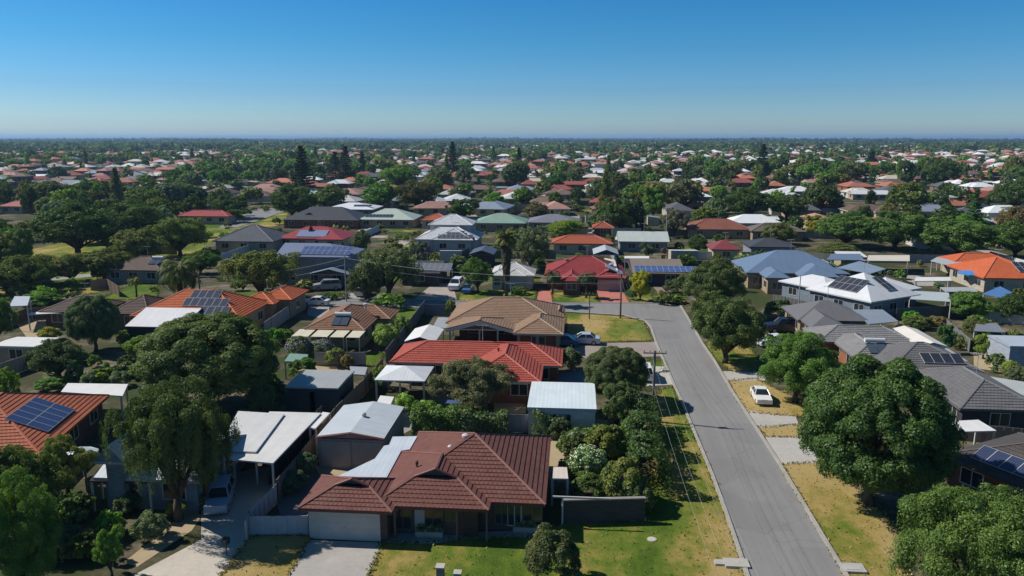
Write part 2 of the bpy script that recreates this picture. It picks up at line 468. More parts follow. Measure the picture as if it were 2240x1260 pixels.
def crown(kind, n, leaf, seed):
    rng = np.random.default_rng(seed)
    V, T = [], []
    limbs = []
    if kind == 'round':
        K = 210
        d = rand_dirs(rng, K * 2); d = d[d[:, 2] > -.72][:K]
        c = np.array([0, 0, .545]) + d * np.array([.44, .44, .405]) * rng.uniform(.86, 1.0, (len(d), 1))
        r = rng.uniform(.048, .088, len(c))
        v, t = clump_leaves(c, r, int(n * .85), leaf, rng, np.array([0, 0, .5]), up=.5, jitter=.5)
        V.append(v); T.append(t)
        d = rand_dirs(rng, 60)
        c = np.array([0, 0, .58]) + d * np.array([.33, .33, .26])
        v, t = clump_leaves(c, np.full(60, .09), n - int(n * .85), leaf * 1.6, rng, np.array([0, 0, .55]), fill=.6)
        V.append(v); T.append(t)
        limbs = [(.28, .1, .5), (-.26, .15, .5), (.02, -.28, .48), (-.05, .25, .55), (0, 0, .7)]
    elif kind in ('spread', 'weep', 'loose', 'oval'):
        nl = {'spread': 17, 'weep': 11, 'loose': 12, 'oval': 10}[kind]
        ang0 = rng.uniform(0, 6.28)
        lobes = []
        for i in range(nl):
            a = ang0 + i * 2.399
            rr = math.sqrt((i + .4) / nl) * {'spread': .33, 'weep': .30, 'loose': .36, 'oval': .24}[kind]
            z = {'spread': .74, 'weep': .76, 'loose': .70, 'oval': .66}[kind] - rr * rng.uniform(.5, 1.25) + rng.uniform(-.05, .05)
            if kind == 'oval': z = rng.uniform(.26, .82)
            lr = rng.uniform(.15, .215) * (.85 if kind == 'loose' else 1)
            if kind == 'spread':
                zz = 1 - 1.72 * (i + .5) / nl
                q = math.sqrt(max(0, 1 - zz * zz)); jt = rng.uniform(.75, 1.08)
                rr = .33 * q * jt; z = .53 + .31 * zz * jt; lr = rng.uniform(.13, .20)
            lobes.append((rr * math.cos(a), rr * math.sin(a), z, lr))
        limbs = [(x * .9, y * .9, z - .05) for x, y, z, _ in lobes]
        cc, cr = [], []
        for x, y, z, lr in lobes:
            k = {'spread': 24, 'weep': 18, 'loose': 11, 'oval': 22}[kind]
            d = rand_dirs(rng, k)
            d[:, 2] = d[:, 2] * .8 + .1
            cc.append(np.array([x, y, z]) + d * lr * rng.uniform(.45, 1.0, (k, 1)) * np.array([1, 1, .85]))
            cr.append(rng.uniform(.035, .075, k))
        cc = np.concatenate(cc); cr = np.concatenate(cr)
        cc[:, 2] = np.clip(cc[:, 2], .13, .96)
        m = n if kind != 'weep' else int(n * .66)
        v, t = clump_leaves(cc, cr, m, leaf, rng, np.array([0, 0, .5]), up=.3, jitter=.8, aspect=.5, hang=.45 if kind == 'weep' else 0)
        V.append(v); T.append(t)
        if kind == 'weep':
            K = 330
            idx = rng.choice(len(cc), K)
            st = cc[idx] + rand_dirs(rng, K) * .05
            ln = rng.uniform(.08, .26, K) * np.clip(st[:, 2] / .6, .3, 1)
            m2 = n - m
            k = rng.integers(0, K, m2)
            f = rng.random(m2)
            out = st[k] * np.array([1, 1, 0])
            out /= np.linalg.norm(out, axis=1, keepdims=True) + 1e-6
            p = st[k] + out * (.05 * f * (1 - f) * 2 + .02)[:, None] + np.stack([np.zeros(m2), np.zeros(m2), -ln[k] * f], 1) + rng.normal(size=(m2, 3)) * .014
            V.append(leaf_arrays(p, out, leaf * 1.15, rng, .33, .8, .75))
            T.append(np.clip(rng.random(K)[k] * .55 + rng.random(m2) * .45, 0, 1))
    elif kind == 'pine':
        P, D, S = [], [], []
        nt_ = 17
        for i in range(nt_):
            z = .10 + .88 * i / nt_
            rad = .5 * (1 - (z - .08) / .95) ** .85
            nb = int(7 + 6 * (1 - z))
            for b in range(nb):
                a = rng.uniform(0, 6.28)
                m = max(4, int(n / (nt_ * nb)))
                f = rng.random(m) ** .7
                rr = rad * rng.uniform(.75, 1.1)
                x = np.stack([np.cos(a) * f * rr, np.sin(a) * f * rr, z - .015 * f + .03 * f * f], 1)
                x += rng.normal(size=(m, 3)) * np.array([.022, .022, .007])
                P.append(x); D.append(np.tile(np.array([math.cos(a) * .3, math.sin(a) * .3, 1.0]), (m, 1)))
        P = np.concatenate(P); D = np.concatenate(D)
        V.append(leaf_arrays(P, D, leaf, rng, .5, .8)); T.append(rng.random(len(P)) * .8)
    elif kind == 'shrub':
        K = 46
        d = rand_dirs(rng, K * 2); d = d[d[:, 2] > -.35][:K]
        c = np.array([0, 0, .42]) + d * np.array([.40, .40, .44]) * rng.uniform(.75, 1.05, (len(d), 1))
        r = rng.uniform(.08, .16, len(c))
        v, t = clump_leaves(c, r, n, leaf, rng, np.array([0, 0, .3]), up=.35, jitter=.8)
        v[:, 2] = np.maximum(v[:, 2], .0)
        V.append(v); T.append(t)
    elif kind == 'column':
        K = 60
        z = rng.uniform(.1, .96, K)
        a = rng.uniform(0, 6.28, K)
        prof = .42 * np.sqrt(np.clip(1 - ((z - .45) / .56) ** 2, .02, 1))
        c = np.stack([np.cos(a) * prof, np.sin(a) * prof, z], 1)
        v, t = clump_leaves(c, rng.uniform(.05, .11, K), n, leaf, rng, np.array([0, 0, .4]), up=.3)
        V.append(v); T.append(t)
    v = np.concatenate(V)
    return v, np.concatenate(T), limbs
def trunk_mesh(kind, limbs, seed):
    rng = random.Random(seed)
    mb = MB()
    if kind == 'pine':
        mb.tube([(0, 0, 0), (0, 0, .5), (0, 0, .96)], [.035, .02, .004], 6)
    elif kind == 'column':
        mb.tube([(0, 0, 0), (0, 0, .5)], [.06, .03], 6)
    else:
        fz = .15 if kind != 'round' else .18
        mb.tube([(0, 0, -.01), (.012, .0, fz * .5), (0, .01, fz)], [.042, .032, .028], 7)
        for x, y, z in limbs:
            mid = (x * .45, y * .45, fz + (z - fz) * .55)
            mb.tube([(0, .01, fz - .02), mid, (x, y, z)], [.024, .016, .006], 5)
            for q in range(2):
                e = (x + rng.uniform(-.09, .09), y + rng.uniform(-.09, .09), z + rng.uniform(.02, .1))
                mb.tube([mid, (mid[0] * .4 + e[0] * .6, mid[1] * .4 + e[1] * .6, mid[2] * .4 + e[2] * .6), e], [.011, .008, .003], 4)
    return mb.mesh('trunk_' + kind, M['bark'], smooth=True)
_cache = {}
LOD = {'xhi': (125000, .0072), 'hi': (72000, .0100), 'med': (22000, .0165), 'low': (3000, .042), 'tiny': (700, .08)}
def tree_meshes(kind, lod, var):
    k = (kind, lod, var)
    if k not in _cache:
        n, s = LOD[lod]
        if kind == 'pine': n, s = int(n * 1.1), s * 1.15
        if kind == 'shrub': n, s = n // 3, s * 1.9
        if kind == 'round' and lod == 'hi': n, s = 110000, .0088
        seed = hash((len(kind), ord(kind[0]), ord(kind[-1]), var)) % 100000
        v, t, limbs = crown(kind, n, s, seed)
        _cache[k] = (quads_mesh('crown_' + kind, v, M['leaf'], t), trunk_mesh(kind, limbs, seed))
    return _cache[k]
TREES = []
def place_tree(kind, loc, w, h, color, label, lod='med', var=None, name=None, cat='tree', group=None, rz=None):
    var = random.randrange(3) if var is None else var
    cm, tm = tree_meshes(kind, lod, var)
    nm = name or {'pine': 'pine_tree', 'column': 'cypress_tree', 'shrub': 'shrub'}.get(kind, 'tree')
    rz = random.uniform(0, 6.28) if rz is None else rz
    if kind == 'shrub':
        o = link(nm, cm, None, color)
        o.location = loc; o.scale = (w, w, h); o.rotation_euler = (0, 0, rz)
        return tag(o, label, 'shrub' if cat == 'tree' else cat, group)
    e = empty(nm, loc, rz)
    e.scale = (w, w, h)
    link('trunk', tm, e)
    link('crown', cm, e, color)
    TREES.append(e)
    return tag(e, label, cat, group)
KEEP = []           # picture rectangles of things that must stay visible: (u0, v0, u1, v1, depth)
FOOT = []           # ground footprints (x, y, radius)
GREEN = {k: (v[0] * 1.9, v[1] * 1.9, v[2] * 1.7) for k, v in {'dk': (.040, .066, .020), 'md': (.058, .100, .024), 'ol': (.082, .094, .034), 'yl': (.19, .20, .030), 'gg': (.085, .100, .058),
         'br': (.075, .135, .022), 'pn': (.013, .026, .014), 'lm': (.11, .15, .025)}.items()}
def T(kind, u, vt, vb, wpx, col, label, lod='med', var=None, du=0, cat='tree', name=None, rz=None):
    """tree whose crown spans wpx picture pixels about column u, top at row vt, standing where row vb meets the ground"""
    b = G(u + du, vb)
    d = proj(b)[2]
    h = hgt(b, vt)
    w = wpx / FPX * d
    c = GREEN[col] if isinstance(col, str) else (col[0] * 1.9, col[1] * 1.9, col[2] * 1.7)
    o = place_tree(kind, b, w, h * 1.02, c, label, lod, var, name, cat, rz=rz)
    KEEP.append((u - wpx * .4, vt, u + wpx * .4, vt + (vb - vt) * .6, d))
    FOOT.append((b.x, b.y, w * .4))
    return o
# palms ------------------------------------------------------------------
def frond(mb, base, az, el, length, droop, width, rng, n=9, leaf=.05):
    pts = []
    p = Vector(base); e = el
    step = length / n
    for i in range(n + 1):
        pts.append(p.copy())
        p = p + Vector((math.cos(az) * math.cos(e), math.sin(az) * math.cos(e), math.sin(e))) * step
        e -= droop / n * (1 + i * .25)
    side = Vector((-math.sin(az), math.cos(az), 0))
    for i in range(1, n):
        a, b = pts[i], pts[i + 1]
        w = width * math.sin(math.pi * min(1, (i + .8) / (n + .6)) ** .8) + .04
        for q in range(3):
            m = a.lerp(b, q / 3)
            fw = (b - a).normalized()
            for s in (-1, 1):
                tip = m + side * s * w + fw * w * .55 + Vector((0, 0, -w * rng.uniform(.35, .75)))
                mb.face([m, m + fw * leaf * 1.6, tip + fw * leaf * .4, tip])
    mb.tube(pts, [.035] * 2 + [.02] * (len(pts) - 2), 3, caps=False)
def palm_crown(kind, seed):
    rng = random.Random(seed)
    mb = MB()
    if kind == 'date':
        for i in range(64):
            el = R(rng.uniform(-25, 75))
            frond(mb, (0, 0, 0), rng.uniform(0, 6.28), el, rng.uniform(3.2, 4.3), R(75), .55, rng, 10, .07)
    elif kind == 'fan':
        for i in range(40):
            frond(mb, (0, 0, 0), rng.uniform(0, 6.28), R(rng.uniform(-35, 80)), rng.uniform(1.3, 1.9), R(60), .5, rng, 5, .1)
    else:
        for i in range(20):
            frond(mb, (0, 0, 0), rng.uniform(0, 6.28), R(rng.uniform(-5, 75)), rng.uniform(2.0, 2.8), R(95), .42, rng, 8, .07)
    me = mb.mesh('palm_fronds_' + kind, M['leaf'])
    a = me.attributes.new('tone', 'FLOAT', 'FACE')
    a.data.foreach_set('value', np.random.default_rng(seed).random(len(me.polygons)).astype(np.float32))
    return me
def palm(kind, u, vt, vb, col, label, size=1.0, skirt=0):
    b = G(u, vb)
    h = hgt(b, vt)
    e = empty('palm_tree', b, random.uniform(0, 6))
    top = {'date': 2.8, 'fan': 1.3, 'feather': 1.6}[kind] * size
    th = max(.8, h - top)
    mb = MB()
    r = {'date': .42, 'fan': .26, 'feather': .14}[kind]
    mb.tube([(0, 0, 0), (.05, 0, th * .5), (0, 0, th)], [r * 1.25, r, r * .95], 8)
    mb.build('trunk', M['bark'], e, smooth=True)
    k = ('palm', kind)
    if k not in _cache: _cache[k] = palm_crown(kind, 3)
    c = link('fronds', _cache[k], e, GREEN[col] if isinstance(col, str) else col)
    c.location = (0, 0, th); c.scale = (size,) * 3
    if skirt:
        rng = np.random.default_rng(9)
        n = 2600
        z = rng.random(n)
        a = rng.uniform(0, 6.28, n)
        rr = (.45 + .45 * z) * rng.uniform(.8, 1.1, n)
        p = np.stack([np.cos(a) * rr, np.sin(a) * rr, th - skirt + z * skirt], 1)
        dd = np.stack([np.cos(a), np.sin(a), np.full(n, .2)], 1)
        link('dead_frond_skirt', quads_mesh('skirt', leaf_arrays(p, dd, .32, rng, .25, .5, .85), M['leaf'], rng.random(n) * .5), e, (.13, .105, .07))
    d = proj(b)[2]
    KEEP.append((u - 25, vt, u + 25, vb, d)); FOOT.append((b.x, b.y, 2))
    return tag(e, label, 'palm tree')
def hedge(pa, pb, h, w, col, label, name='hedge', n_per_m=420, leaf=.13, cat='hedge', bumpy=.18, parent_petal=None):
    """trimmed or shaggy hedge between two ground picture points"""
    a, b = G(*pa), G(*pb)
    a.z = b.z = 0
    L = (b - a).length
    rng = np.random.default_rng(int(abs(pa[0] * 7 + pb[1] * 3)))
    n = int(n_per_m * L * (h + w) / 3)
    x = rng.uniform(-.03 * L, 1.03 * L, n)
    per = rng.uniform(0, 2 * h + w, n)
    lump = bumpy * (np.sin(x * 1.7 + 1) + np.sin(x * 3.9) * .6 + np.sin(x * .8 + 2) * .8)
    hh = h * (1 + lump * .5)
    y = np.where(per < h, -w / 2, np.where(per > h + w, w / 2, per - h - w / 2))
    z = np.where(per < h, per, np.where(per > h + w, 2 * h + w - per, h)) / h * hh
    wob = rng.normal(size=(n, 2)) * .12
    y = y * (1 + lump * .5 - .25 * (z / h) ** 3) + wob[:, 0]; z = z + wob[:, 1] * .8
    p = np.stack([x, y, np.maximum(z, .02)], 1)
    d = np.stack([np.zeros(n), np.sign(y) * .6, np.where((per > h) & (per < h + w), 1.0, .25)], 1)
    tk = (np.sin(x * 2.3) + np.sin(x * 5.1 + 1) + np.sin(z * 6)) / 6 + .5
    me = quads_mesh(name, leaf_arrays(p, d, leaf, rng, .6, .8), M['leaf'], np.clip(tk * .5 + rng.random(n) * .5, 0, 1))
    o = link(name, me, None, GREEN[col] if isinstance(col, str) else (col[0] * 1.9, col[1] * 1.9, col[2] * 1.7))
    o.location = a
    o.rotation_euler = (0, 0, math.atan2(b.y - a.y, b.x - a.x))
    tag(o, label, cat)
    if parent_petal:
        k = rng.choice(n, int(n * .10))
        pp = p[k] + d[k] * .05
        link('blossom', quads_mesh('blossom', leaf_arrays(pp, d[k], .10, rng, .9, .5), M['petal']), o, parent_petal)
    return o
def bush(u, vt, vb, wpx, col, label, lod='med', petal=None, cat='shrub', name='shrub'):
    o = T('shrub', u, vt, vb, wpx, col, label, lod, cat=cat, name=name)
    if petal:
        rng = np.random.default_rng(int(u))
        n = 260
        d = rand_dirs(rng, n); d[:, 2] = np.abs(d[:, 2])
        p = np.array([0, 0, .45]) + d * np.array([.5, .5, .52])
        link('blossom', quads_mesh('blossom', leaf_arrays(p, d, .022, rng, .8, .4), M['petal']), o, petal)
    return o
# ------------------------------------------------------------------ buildings
RC = {'main': (.165, .066, .051), 'red': (.38, .082, .056), 'rust': (.37, .095, .046), 'orange': (.47, .115, .042), 'tan': (.29, .185, .120), 'tan2': (.24, .125, .075),
      'brown': (.105, .072, .058), 'dark': (.060, .062, .070), 'slate': (.085, .095, .115), 'grey': (.235, .230, .230), 'white': (.68, .67, .65),
      'cream': (.62, .56, .46), 'zinc': (.46, .50, .53), 'blue': (.135, .195, .290), 'sky': (.08, .22, .46), 'green': (.235, .345, .270), 'pgreen': (.42, .48, .41),
      'maroon': (.270, .040, .042), 'dgrey': (.150, .147, .150), 'pink': (.38, .12, .10), 'lgrey': (.36, .37, .39)}
WC = {'cream': (.50, .44, .34), 'white': (.62, .61, .58), 'brick': (.26, .105, .065), 'dbrick': (.13, .085, .07), 'tan': (.38, .29, .19), 'grey': (.26, .27, .28),
      'bluegrey': (.22, .27, .32), 'dgreen': (.05, .075, .075), 'beige': (.42, .34, .28), 'pink': (.42, .30, .26), 'dark': (.06, .06, .065)}
TRIM = (.55, .53, .50)
_win = {}
def window_meshes(w, h):
    k = (round(w, 1), round(h, 1))
    if k not in _win:
        w, h = k
        f = MB()
        for a in ((-w / 2, -.05, 0, -w / 2 + .07, .03, h), (w / 2 - .07, -.05, 0, w / 2, .03, h), (-w / 2 + .07, -.05, 0, w / 2 - .07, .03, .07),
                  (-w / 2 + .07, -.05, h - .07, w / 2 - .07, .03, h), (-.03, -.045, .07, .03, .03, h - .07)):
            f.box(*a)
        g = MB(); g.box(-w / 2 + .05, -.02, .05, w / 2 - .05, .028, h - .05)
        _win[k] = (f.mesh('window_frame', M['paint']), g.mesh('window_pane', M['glass']))
    return _win[k]
def panel_mesh():
    if 'pv' not in _win:
        mb = MB(); mb.box(0, 0, 0, 1.0, 1.65, .05)
        fr = MB()
        for a in ((-.03, -.03, -.02, 0, 1.68, .06), (1.0, -.03, -.02, 1.03, 1.68, .06), (0, -.03, -.02, 1.0, 0, .06), (0, 1.65, -.02, 1.0, 1.68, .06)): fr.box(*a)
        _win['pv'] = (mb.mesh('solar_panel', M['pv'], uv=True), fr.mesh('panel_frame', M['paint']))
    return _win['pv']
class House:
    def __init__(s, name, label, cat, FL, ze=2.45, yaw=0.0, roof='tile', rc='rust', wc='brick', pitch=23, FR=None, oh=.5, group=None, tr=TRIM):
        o = G(FL[0], FL[1], ze)
        if FR is not None:
            q = G(FR[0], FR[1], ze)
            yaw = math.atan2(q.y - o.y, q.x - o.x)
        s.o = Vector((o.x, o.y, 0)); s.yaw = yaw; s.ze = ze; s.pitch = pitch; s.oh = oh
        s.root = empty(name, s.o, yaw)
        tag(s.root, label, cat, group)
        s.rm = M[roof]; s.rcol = RC[rc] if isinstance(rc, str) else rc
        s.wcol = WC[wc] if isinstance(wc, str) else wc
        s.tr = tr
        s.R, s.CAP, s.W, s.F, s.G = MB(), MB(), MB(), MB(), []
        s.fc = None
        s.wings = []
        s.k = 0
        s.cap_on = roof == 'tile'
        s.antenna_on = cat == 'house' and (int(abs(FL[0]) + abs(FL[1])) % 3 != 0)
        s.steps = proj(s.o)[2] < 125
        s.px = []
    def loc(s, u, v, z=None):
        p = G(u, v, s.ze if z is None else z) - s.o
        c, n = math.cos(-s.yaw), math.sin(-s.yaw)
        return Vector((p.x * c - p.y * n, p.x * n + p.y * c, p.z))
    def wing(s, FL, FR, D, axis='x', e0='hip', e1='hip', ze=None, pitch=None, walls=True, oh=None, thick=.2, base=0.0, wallwin=True):
        ze = s.ze if ze is None else ze
        a, b = s.loc(*FL, ze), s.loc(*FR, ze)
        x0, x1, y0 = a.x, b.x, (a.y + b.y) / 2
        y1 = s.loc(*D, ze).y if isinstance(D, tuple) and D[0] != 'r' else None
        if y1 is None and isinstance(D, tuple):       # ('r', row): depth from the picture row of the ridge
            lo, hi = 2.0, 22.0
            tp_ = math.tan(R(s.pitch if pitch is None else pitch))
            c_, n_ = math.cos(s.yaw), math.sin(s.yaw)
            for _ in range(30):
                md = (lo + hi) / 2
                X, Y = (x0 + x1) / 2, y0 + md / 2
                if proj((s.o.x + X * c_ - Y * n_, s.o.y + X * n_ + Y * c_, ze + md / 2 * tp_))[1] > D[1]: lo = md
                else: hi = md
            y1 = y0 + lo
        if y1 is None: y1 = y0 + D
        return s.wing_at(x0, y0, x1, y1, axis, e0, e1, ze, pitch, walls, oh, thick, base, wallwin)
    def wing_at(s, x0, y0, x1, y1, axis='x', e0='hip', e1='hip', ze=None, pitch=None, walls=True, oh=None, thick=.2, base=0.0, wallwin=True):
        ze = (s.ze if ze is None else ze) + .004 * s.k
        pitch = s.pitch if pitch is None else pitch
        oh = s.oh if oh is None else oh
        s.k += 1
        tp = math.tan(R(pitch))
        if axis == 'x': L, Wd, tf = x1 - x0, y1 - y0, lambda l, w, z: (x0 + l, y0 + w, z)
        else: L, Wd, tf = y1 - y0, x1 - x0, lambda l, w, z: (x1 - w, y0 + l, z)
        hf = Wd / 2
        g = {'hip': 1.0, 'gable': 0.0, 'gablet': .62}
        g0, g1 = g[e0], g[e1]
        if g0 * hf + g1 * hf > L:
            q = L / (g0 * hf + g1 * hf); in0, in1 = g0 * hf * q, g1 * hf * q
        else: in0, in1 = g0 * hf, g1 * hf
        h = hf * tp
        zt = ze + .01
        A0, A1 = (0, 0), (L, 0)
        B0, B1 = (0, Wd), (L, Wd)
        def V(l, w, z): return tf(l, w, zt + z)
        r0, r1 = V(in0, hf, h), V(L - in1, hf, h)
        p0, q0 = V(in0, hf * g0, h * g0), V(in0, Wd - hf * g0, h * g0)
        p1, q1 = V(L - in1, hf * g1, h * g1), V(L - in1, Wd - hf * g1, h * g1)
        a0, a1, b0, b1 = V(0, 0, 0), V(L, 0, 0), V(0, Wd, 0), V(L, Wd, 0)
        def fc(pts, m=0):
            out = []
            for p in pts:
                if not out or (Vector(p) - Vector(out[-1])).length > 1e-4: out.append(p)
            if (Vector(out[0]) - Vector(out[-1])).length < 1e-4: out.pop()
            if len(out) < 3: return
            if m == 2: s.W.face(out)
            elif s.cap_on and s.steps: s.courses(out)
            else: s.R.face(out)
        fc([a0, a1, p1, r1, r0, p0])
        fc([b1, b0, q0, r0, r1, q1])
        if g0 > 0: fc([b0, a0, p0, q0])
        if g1 > 0: fc([a1, b1, q1, p1])
        def gab(pts, sgn, g_):
            if g_ == 0: fc(pts, 2); return
            off = Vector(tf(.3 * sgn, 0, 0)) - Vector(tf(0, 0, 0))
            s.G.append([tuple(Vector(p) + off) for p in pts])
        if g0 < 1: gab([p0, r0, q0] if g0 > 0 else [a0, r0, b0], 1, g0)
        if g1 < 1: gab([q1, r1, p1] if g1 > 0 else [b1, r1, a1], -1, g1)
        # fascia and soffit
        c4 = [tf(*A0, zt), tf(*A1, zt), tf(*B1, zt), tf(*B0, zt)]
        for i in range(4):
            p, q = c4[i], c4[(i + 1) % 4]
            s.F.face([(p[0], p[1], zt - thick), (q[0], q[1], zt - thick), q, p])
        s.F.face([(p[0], p[1], zt - thick) for p in c4[::-1]])
        if s.cap_on:
            for pa, pb in ((a0, p0), (b0, q0), (a1, p1), (b1, q1)):
                if (Vector(pa) - Vector(pb)).length > .3: s.CAP.tube([pa, pb], .11, 5)
            if g0 < 1 and g0 > 0:
                s.CAP.tube([p0, r0], .1, 5); s.CAP.tube([q0, r0], .1, 5)
            if (Vector(r0) - Vector(r1)).length > .3: s.CAP.tube([r0, r1], .12, 5)
        w = dict(x0=x0, y0=y0, x1=x1, y1=y1, ze=zt, p=R(pitch), oh=oh, k=s.k, win=wallwin and walls, base=base)
        s.wings.append(w)
        if walls:
            d = .006 * s.k
            s.W.box(x0 + oh + d, y0 + oh + d, base, x1 - oh - d, y1 - oh - d, zt - thick + .01)
        for X, Y in ((x0, y0), (x1, y0), (x0, y1), (x1, y1)):
            c, n = math.cos(s.yaw), math.sin(s.yaw)
            s.px.append((s.o.x + X * c - Y * n, s.o.y + X * n + Y * c, ze))
        s.px.append((s.px[-1][0], s.px[-1][1], ze + h))
        return w
    def courses(s, pts, step=.38, lip=.046):
        """a tiled slope as overlapping courses, each with a real lower lip"""
        P = [Vector(p) for p in pts]
        n = Vector((0, 0, 0))
        for i in range(len(P)): n += (P[i] - P[0]).cross(P[(i + 1) % len(P)] - P[0])
        n.normalize()
        if n.z < 0: n = -n; P = P[::-1]
        h = Vector((0, 0, 1)).cross(n).normalized()
        up = n.cross(h)
        v0 = min(p.dot(up) for p in P); v1 = max(p.dot(up) for p in P)
        k = max(1, round((v1 - v0) / step)); st = (v1 - v0) / k
        def clip(Q, lim, sg):
            out = []
            for i in range(len(Q)):
                a, b = Q[i], Q[(i + 1) % len(Q)]
                da, db = (a.dot(up) - lim) * sg, (b.dot(up) - lim) * sg
                if da >= -1e-6: out.append(a)
                if (da > 1e-6 and db < -1e-6) or (da < -1e-6 and db > 1e-6): out.append(a.lerp(b, da / (da - db)))
            return out
        for j in range(k):
            a, b = v0 + j * st, v0 + (j + 1) * st
            Q = clip(clip(P, a, 1), b, -1)
            if len(Q) < 3: continue
            lift = [q + n * lip * (1 - (q.dot(up) - a) / st) for q in Q]
            s.R.face(lift)
            low = [i for i in range(len(Q)) if abs(Q[i].dot(up) - a) < 1e-4]
            if len(low) >= 2:
                low.sort(key=lambda i: Q[i].dot(h))
                x, y = low[0], low[-1]
                if (Q[x] - Q[y]).length > .02: s.R.face([Q[x], Q[y], lift[y], lift[x]])
    def part(s, mb, name, mat, color=None, **k):
        return mb.build(name, mat, s.root, color, **k)
    def window(s, x, y, z, w, h, face='front', fcol=None):
        fm, pm = window_meshes(w, h)
        f = link('window', fm, s.root, fcol or s.tr)
        f.location = (x, y, z)
        f.rotation_euler = (0, 0, {'front': 0, 'right': math.pi / 2, 'left': -math.pi / 2, 'back': math.pi}[face])
        link('pane', pm, f)
        return f
    def door(s, x, y, w, h, color, name='door', face='front', ribs=0):
        mb = MB()
        mb.box(-w / 2, -.05, .02, w / 2, .03, h)
        for i in range(ribs):
            z = .02 + (i + 1) * h / (ribs + 1)
            mb.box(-w / 2 + .01, -.058, z - .015, w / 2 - .01, -.049, z + .015)
        d = s.part(mb, name, M['paint'], color)
        d.location = (x, y, 0); d.rotation_euler = (0, 0, {'front': 0, 'right': math.pi / 2, 'left': -math.pi / 2}[face])
        hb = MB(); hb.tube([(w / 2 - .12 if w < 1.5 else 0, -.05, 1.0), (w / 2 - .12 if w < 1.5 else 0, -.13, 1.0)], .03, 5)
        hb.build('handle', M['paint'], d, (.3, .3, .3))
        return d
    def autowin(s, faces=('front', 'right'), wings=None, density=3.4):
        for i, w in enumerate(s.wings):
            if not w['win'] or (wings is not None and i not in wings): continue
            oh, d = w['oh'], .006 * w['k']
            X0, X1, Y0, Y1 = w['x0'] + oh + d, w['x1'] - oh - d, w['y0'] + oh + d, w['y1'] - oh - d
            zb = w['base'] + .85
            hh = min(1.3, w['ze'] - .35 - zb)
            if hh < .4: continue
            def blocked(x, y):
                return any(v is not w and v['x0'] + .3 < x < v['x1'] - .3 and v['y0'] + .3 < y < v['y1'] - .3 and v['win'] for v in s.wings)
            for fce in faces:
                L = (X1 - X0) if fce in ('front', 'back') else (Y1 - Y0)
                n = max(1, int(L / density))
                if L < 1.6: continue
                for j in range(n):
                    t = (j + .5) / n * L
                    if fce == 'front': x, y = X0 + t, Y0
                    elif fce == 'right': x, y = X1, Y0 + t
                    else: x, y = X0, Y0 + t
                    if blocked(x, y): continue
                    s.window(x, y, zb, min(1.8, L / n * .62), hh, fce)
    def panels(s, wi, side, a, b, nx, ny, rc=(.025, .035, .075), portrait=True, framecol=(.35, .36, .38), tilt=0):
        w = s.wings[wi] if isinstance(wi, int) else wi
        p = w['p'] + R(tilt)
        c, n = math.cos(p), math.sin(p)
        if side == 'front': O, U, Vv = Vector((w['x0'], w['y0'], w['ze'])), Vector((1, 0, 0)), Vector((0, c, n))
        elif side == 'right': O, U, Vv = Vector((w['x1'], w['y0'], w['ze'])), Vector((0, 1, 0)), Vector((-c, 0, n))
        elif side == 'left': O, U, Vv = Vector((w['x0'], w['y1'], w['ze'])), Vector((0, -1, 0)), Vector((c, 0, n))
        else: O, U, Vv = Vector((w['x1'], w['y1'], w['ze'])), Vector((-1, 0, 0)), Vector((0, -c, n))
        N = U.cross(Vv)
        pm, fm = panel_mesh()
        for i in range(nx):
            for j in range(ny):
                if portrait: u_, v_, PU, PV = a + i * 1.06, b + j * 1.71, U, Vv
                else: u_, v_, PU, PV = a + i * 1.71 + 1.65, b + j * 1.06, Vv, -U
                q = O + U * u_ + Vv * v_ + N * .1
                o = link('solar_panel', pm, s.root, rc)
                m = Matrix((PU, PV, N)).transposed().to_4x4(); m.translation = q
                o.matrix_local = m
                link('panel_frame', fm, o, framecol)
    def heater(s, wi, side, a, b):
        """solar water heater: tank above two collector plates"""
        w = s.wings[wi] if isinstance(wi, int) else wi
        c, n = math.cos(w['p']), math.sin(w['p'])
        if side == 'front': O, U, Vv = Vector((w['x0'], w['y0'], w['ze'])), Vector((1, 0, 0)), Vector((0, c, n))
        else: O, U, Vv = Vector((w['x1'], w['y0'], w['ze'])), Vector((0, 1, 0)), Vector((-c, 0, n))
        N = U.cross(Vv)
        m = Matrix((U, Vv, N)).transposed().to_4x4(); m.translation = O + U * a + Vv * b + N * .06
        t = MB(); t.tube([(0, 2.15, .3), (2.2, 2.15, .3)], .28, 10)
        o = t.build('solar_water_heater', M['paint'], s.root, (.6, .62, .64), smooth=False); o.matrix_local = m
        for k in range(2):
            g = MB(); g.box(.05 + k * 1.08, 0, .02, 1.05 + k * 1.08, 1.85, .1)
            g.build('collector', M['pv'], o, (.05, .07, .09), uv=True)
    def vent(s, x, y, z, rad=.22, col=(.55, .56, .56)):
        mb = MB()
        mb.tube([(0, 0, -.3), (0, 0, .12)], rad * .6, 8)
        mb.tube([(0, 0, .12), (0, 0, .2), (0, 0, .36), (0, 0, .44)], [rad * .7, rad, rad, rad * .45], 10)
        o = s.part(mb, 'roof_vent', M['paint'], col); o.location = (x, y, z)
    def antenna(s, x, y, z):
        mb = MB(); mb.tube([(0, 0, -.6), (0, 0, 2.2)], .03, 5); mb.tube([(-.7, 0, 2.1), (.7, 0, 2.1)], .02, 4)
        for q in (-.6, -.35, -.1, .15, .4): mb.tube([(q, -.4, 2.1), (q, .4, 2.1)], .015, 4)
        o = s.part(mb, 'antenna', M['paint'], (.35, .35, .36)); o.location = (x, y, z)
    def box_part(s, name, a, mat, col):
        mb = MB(); mb.box(*a); return s.part(mb, name, mat, col)
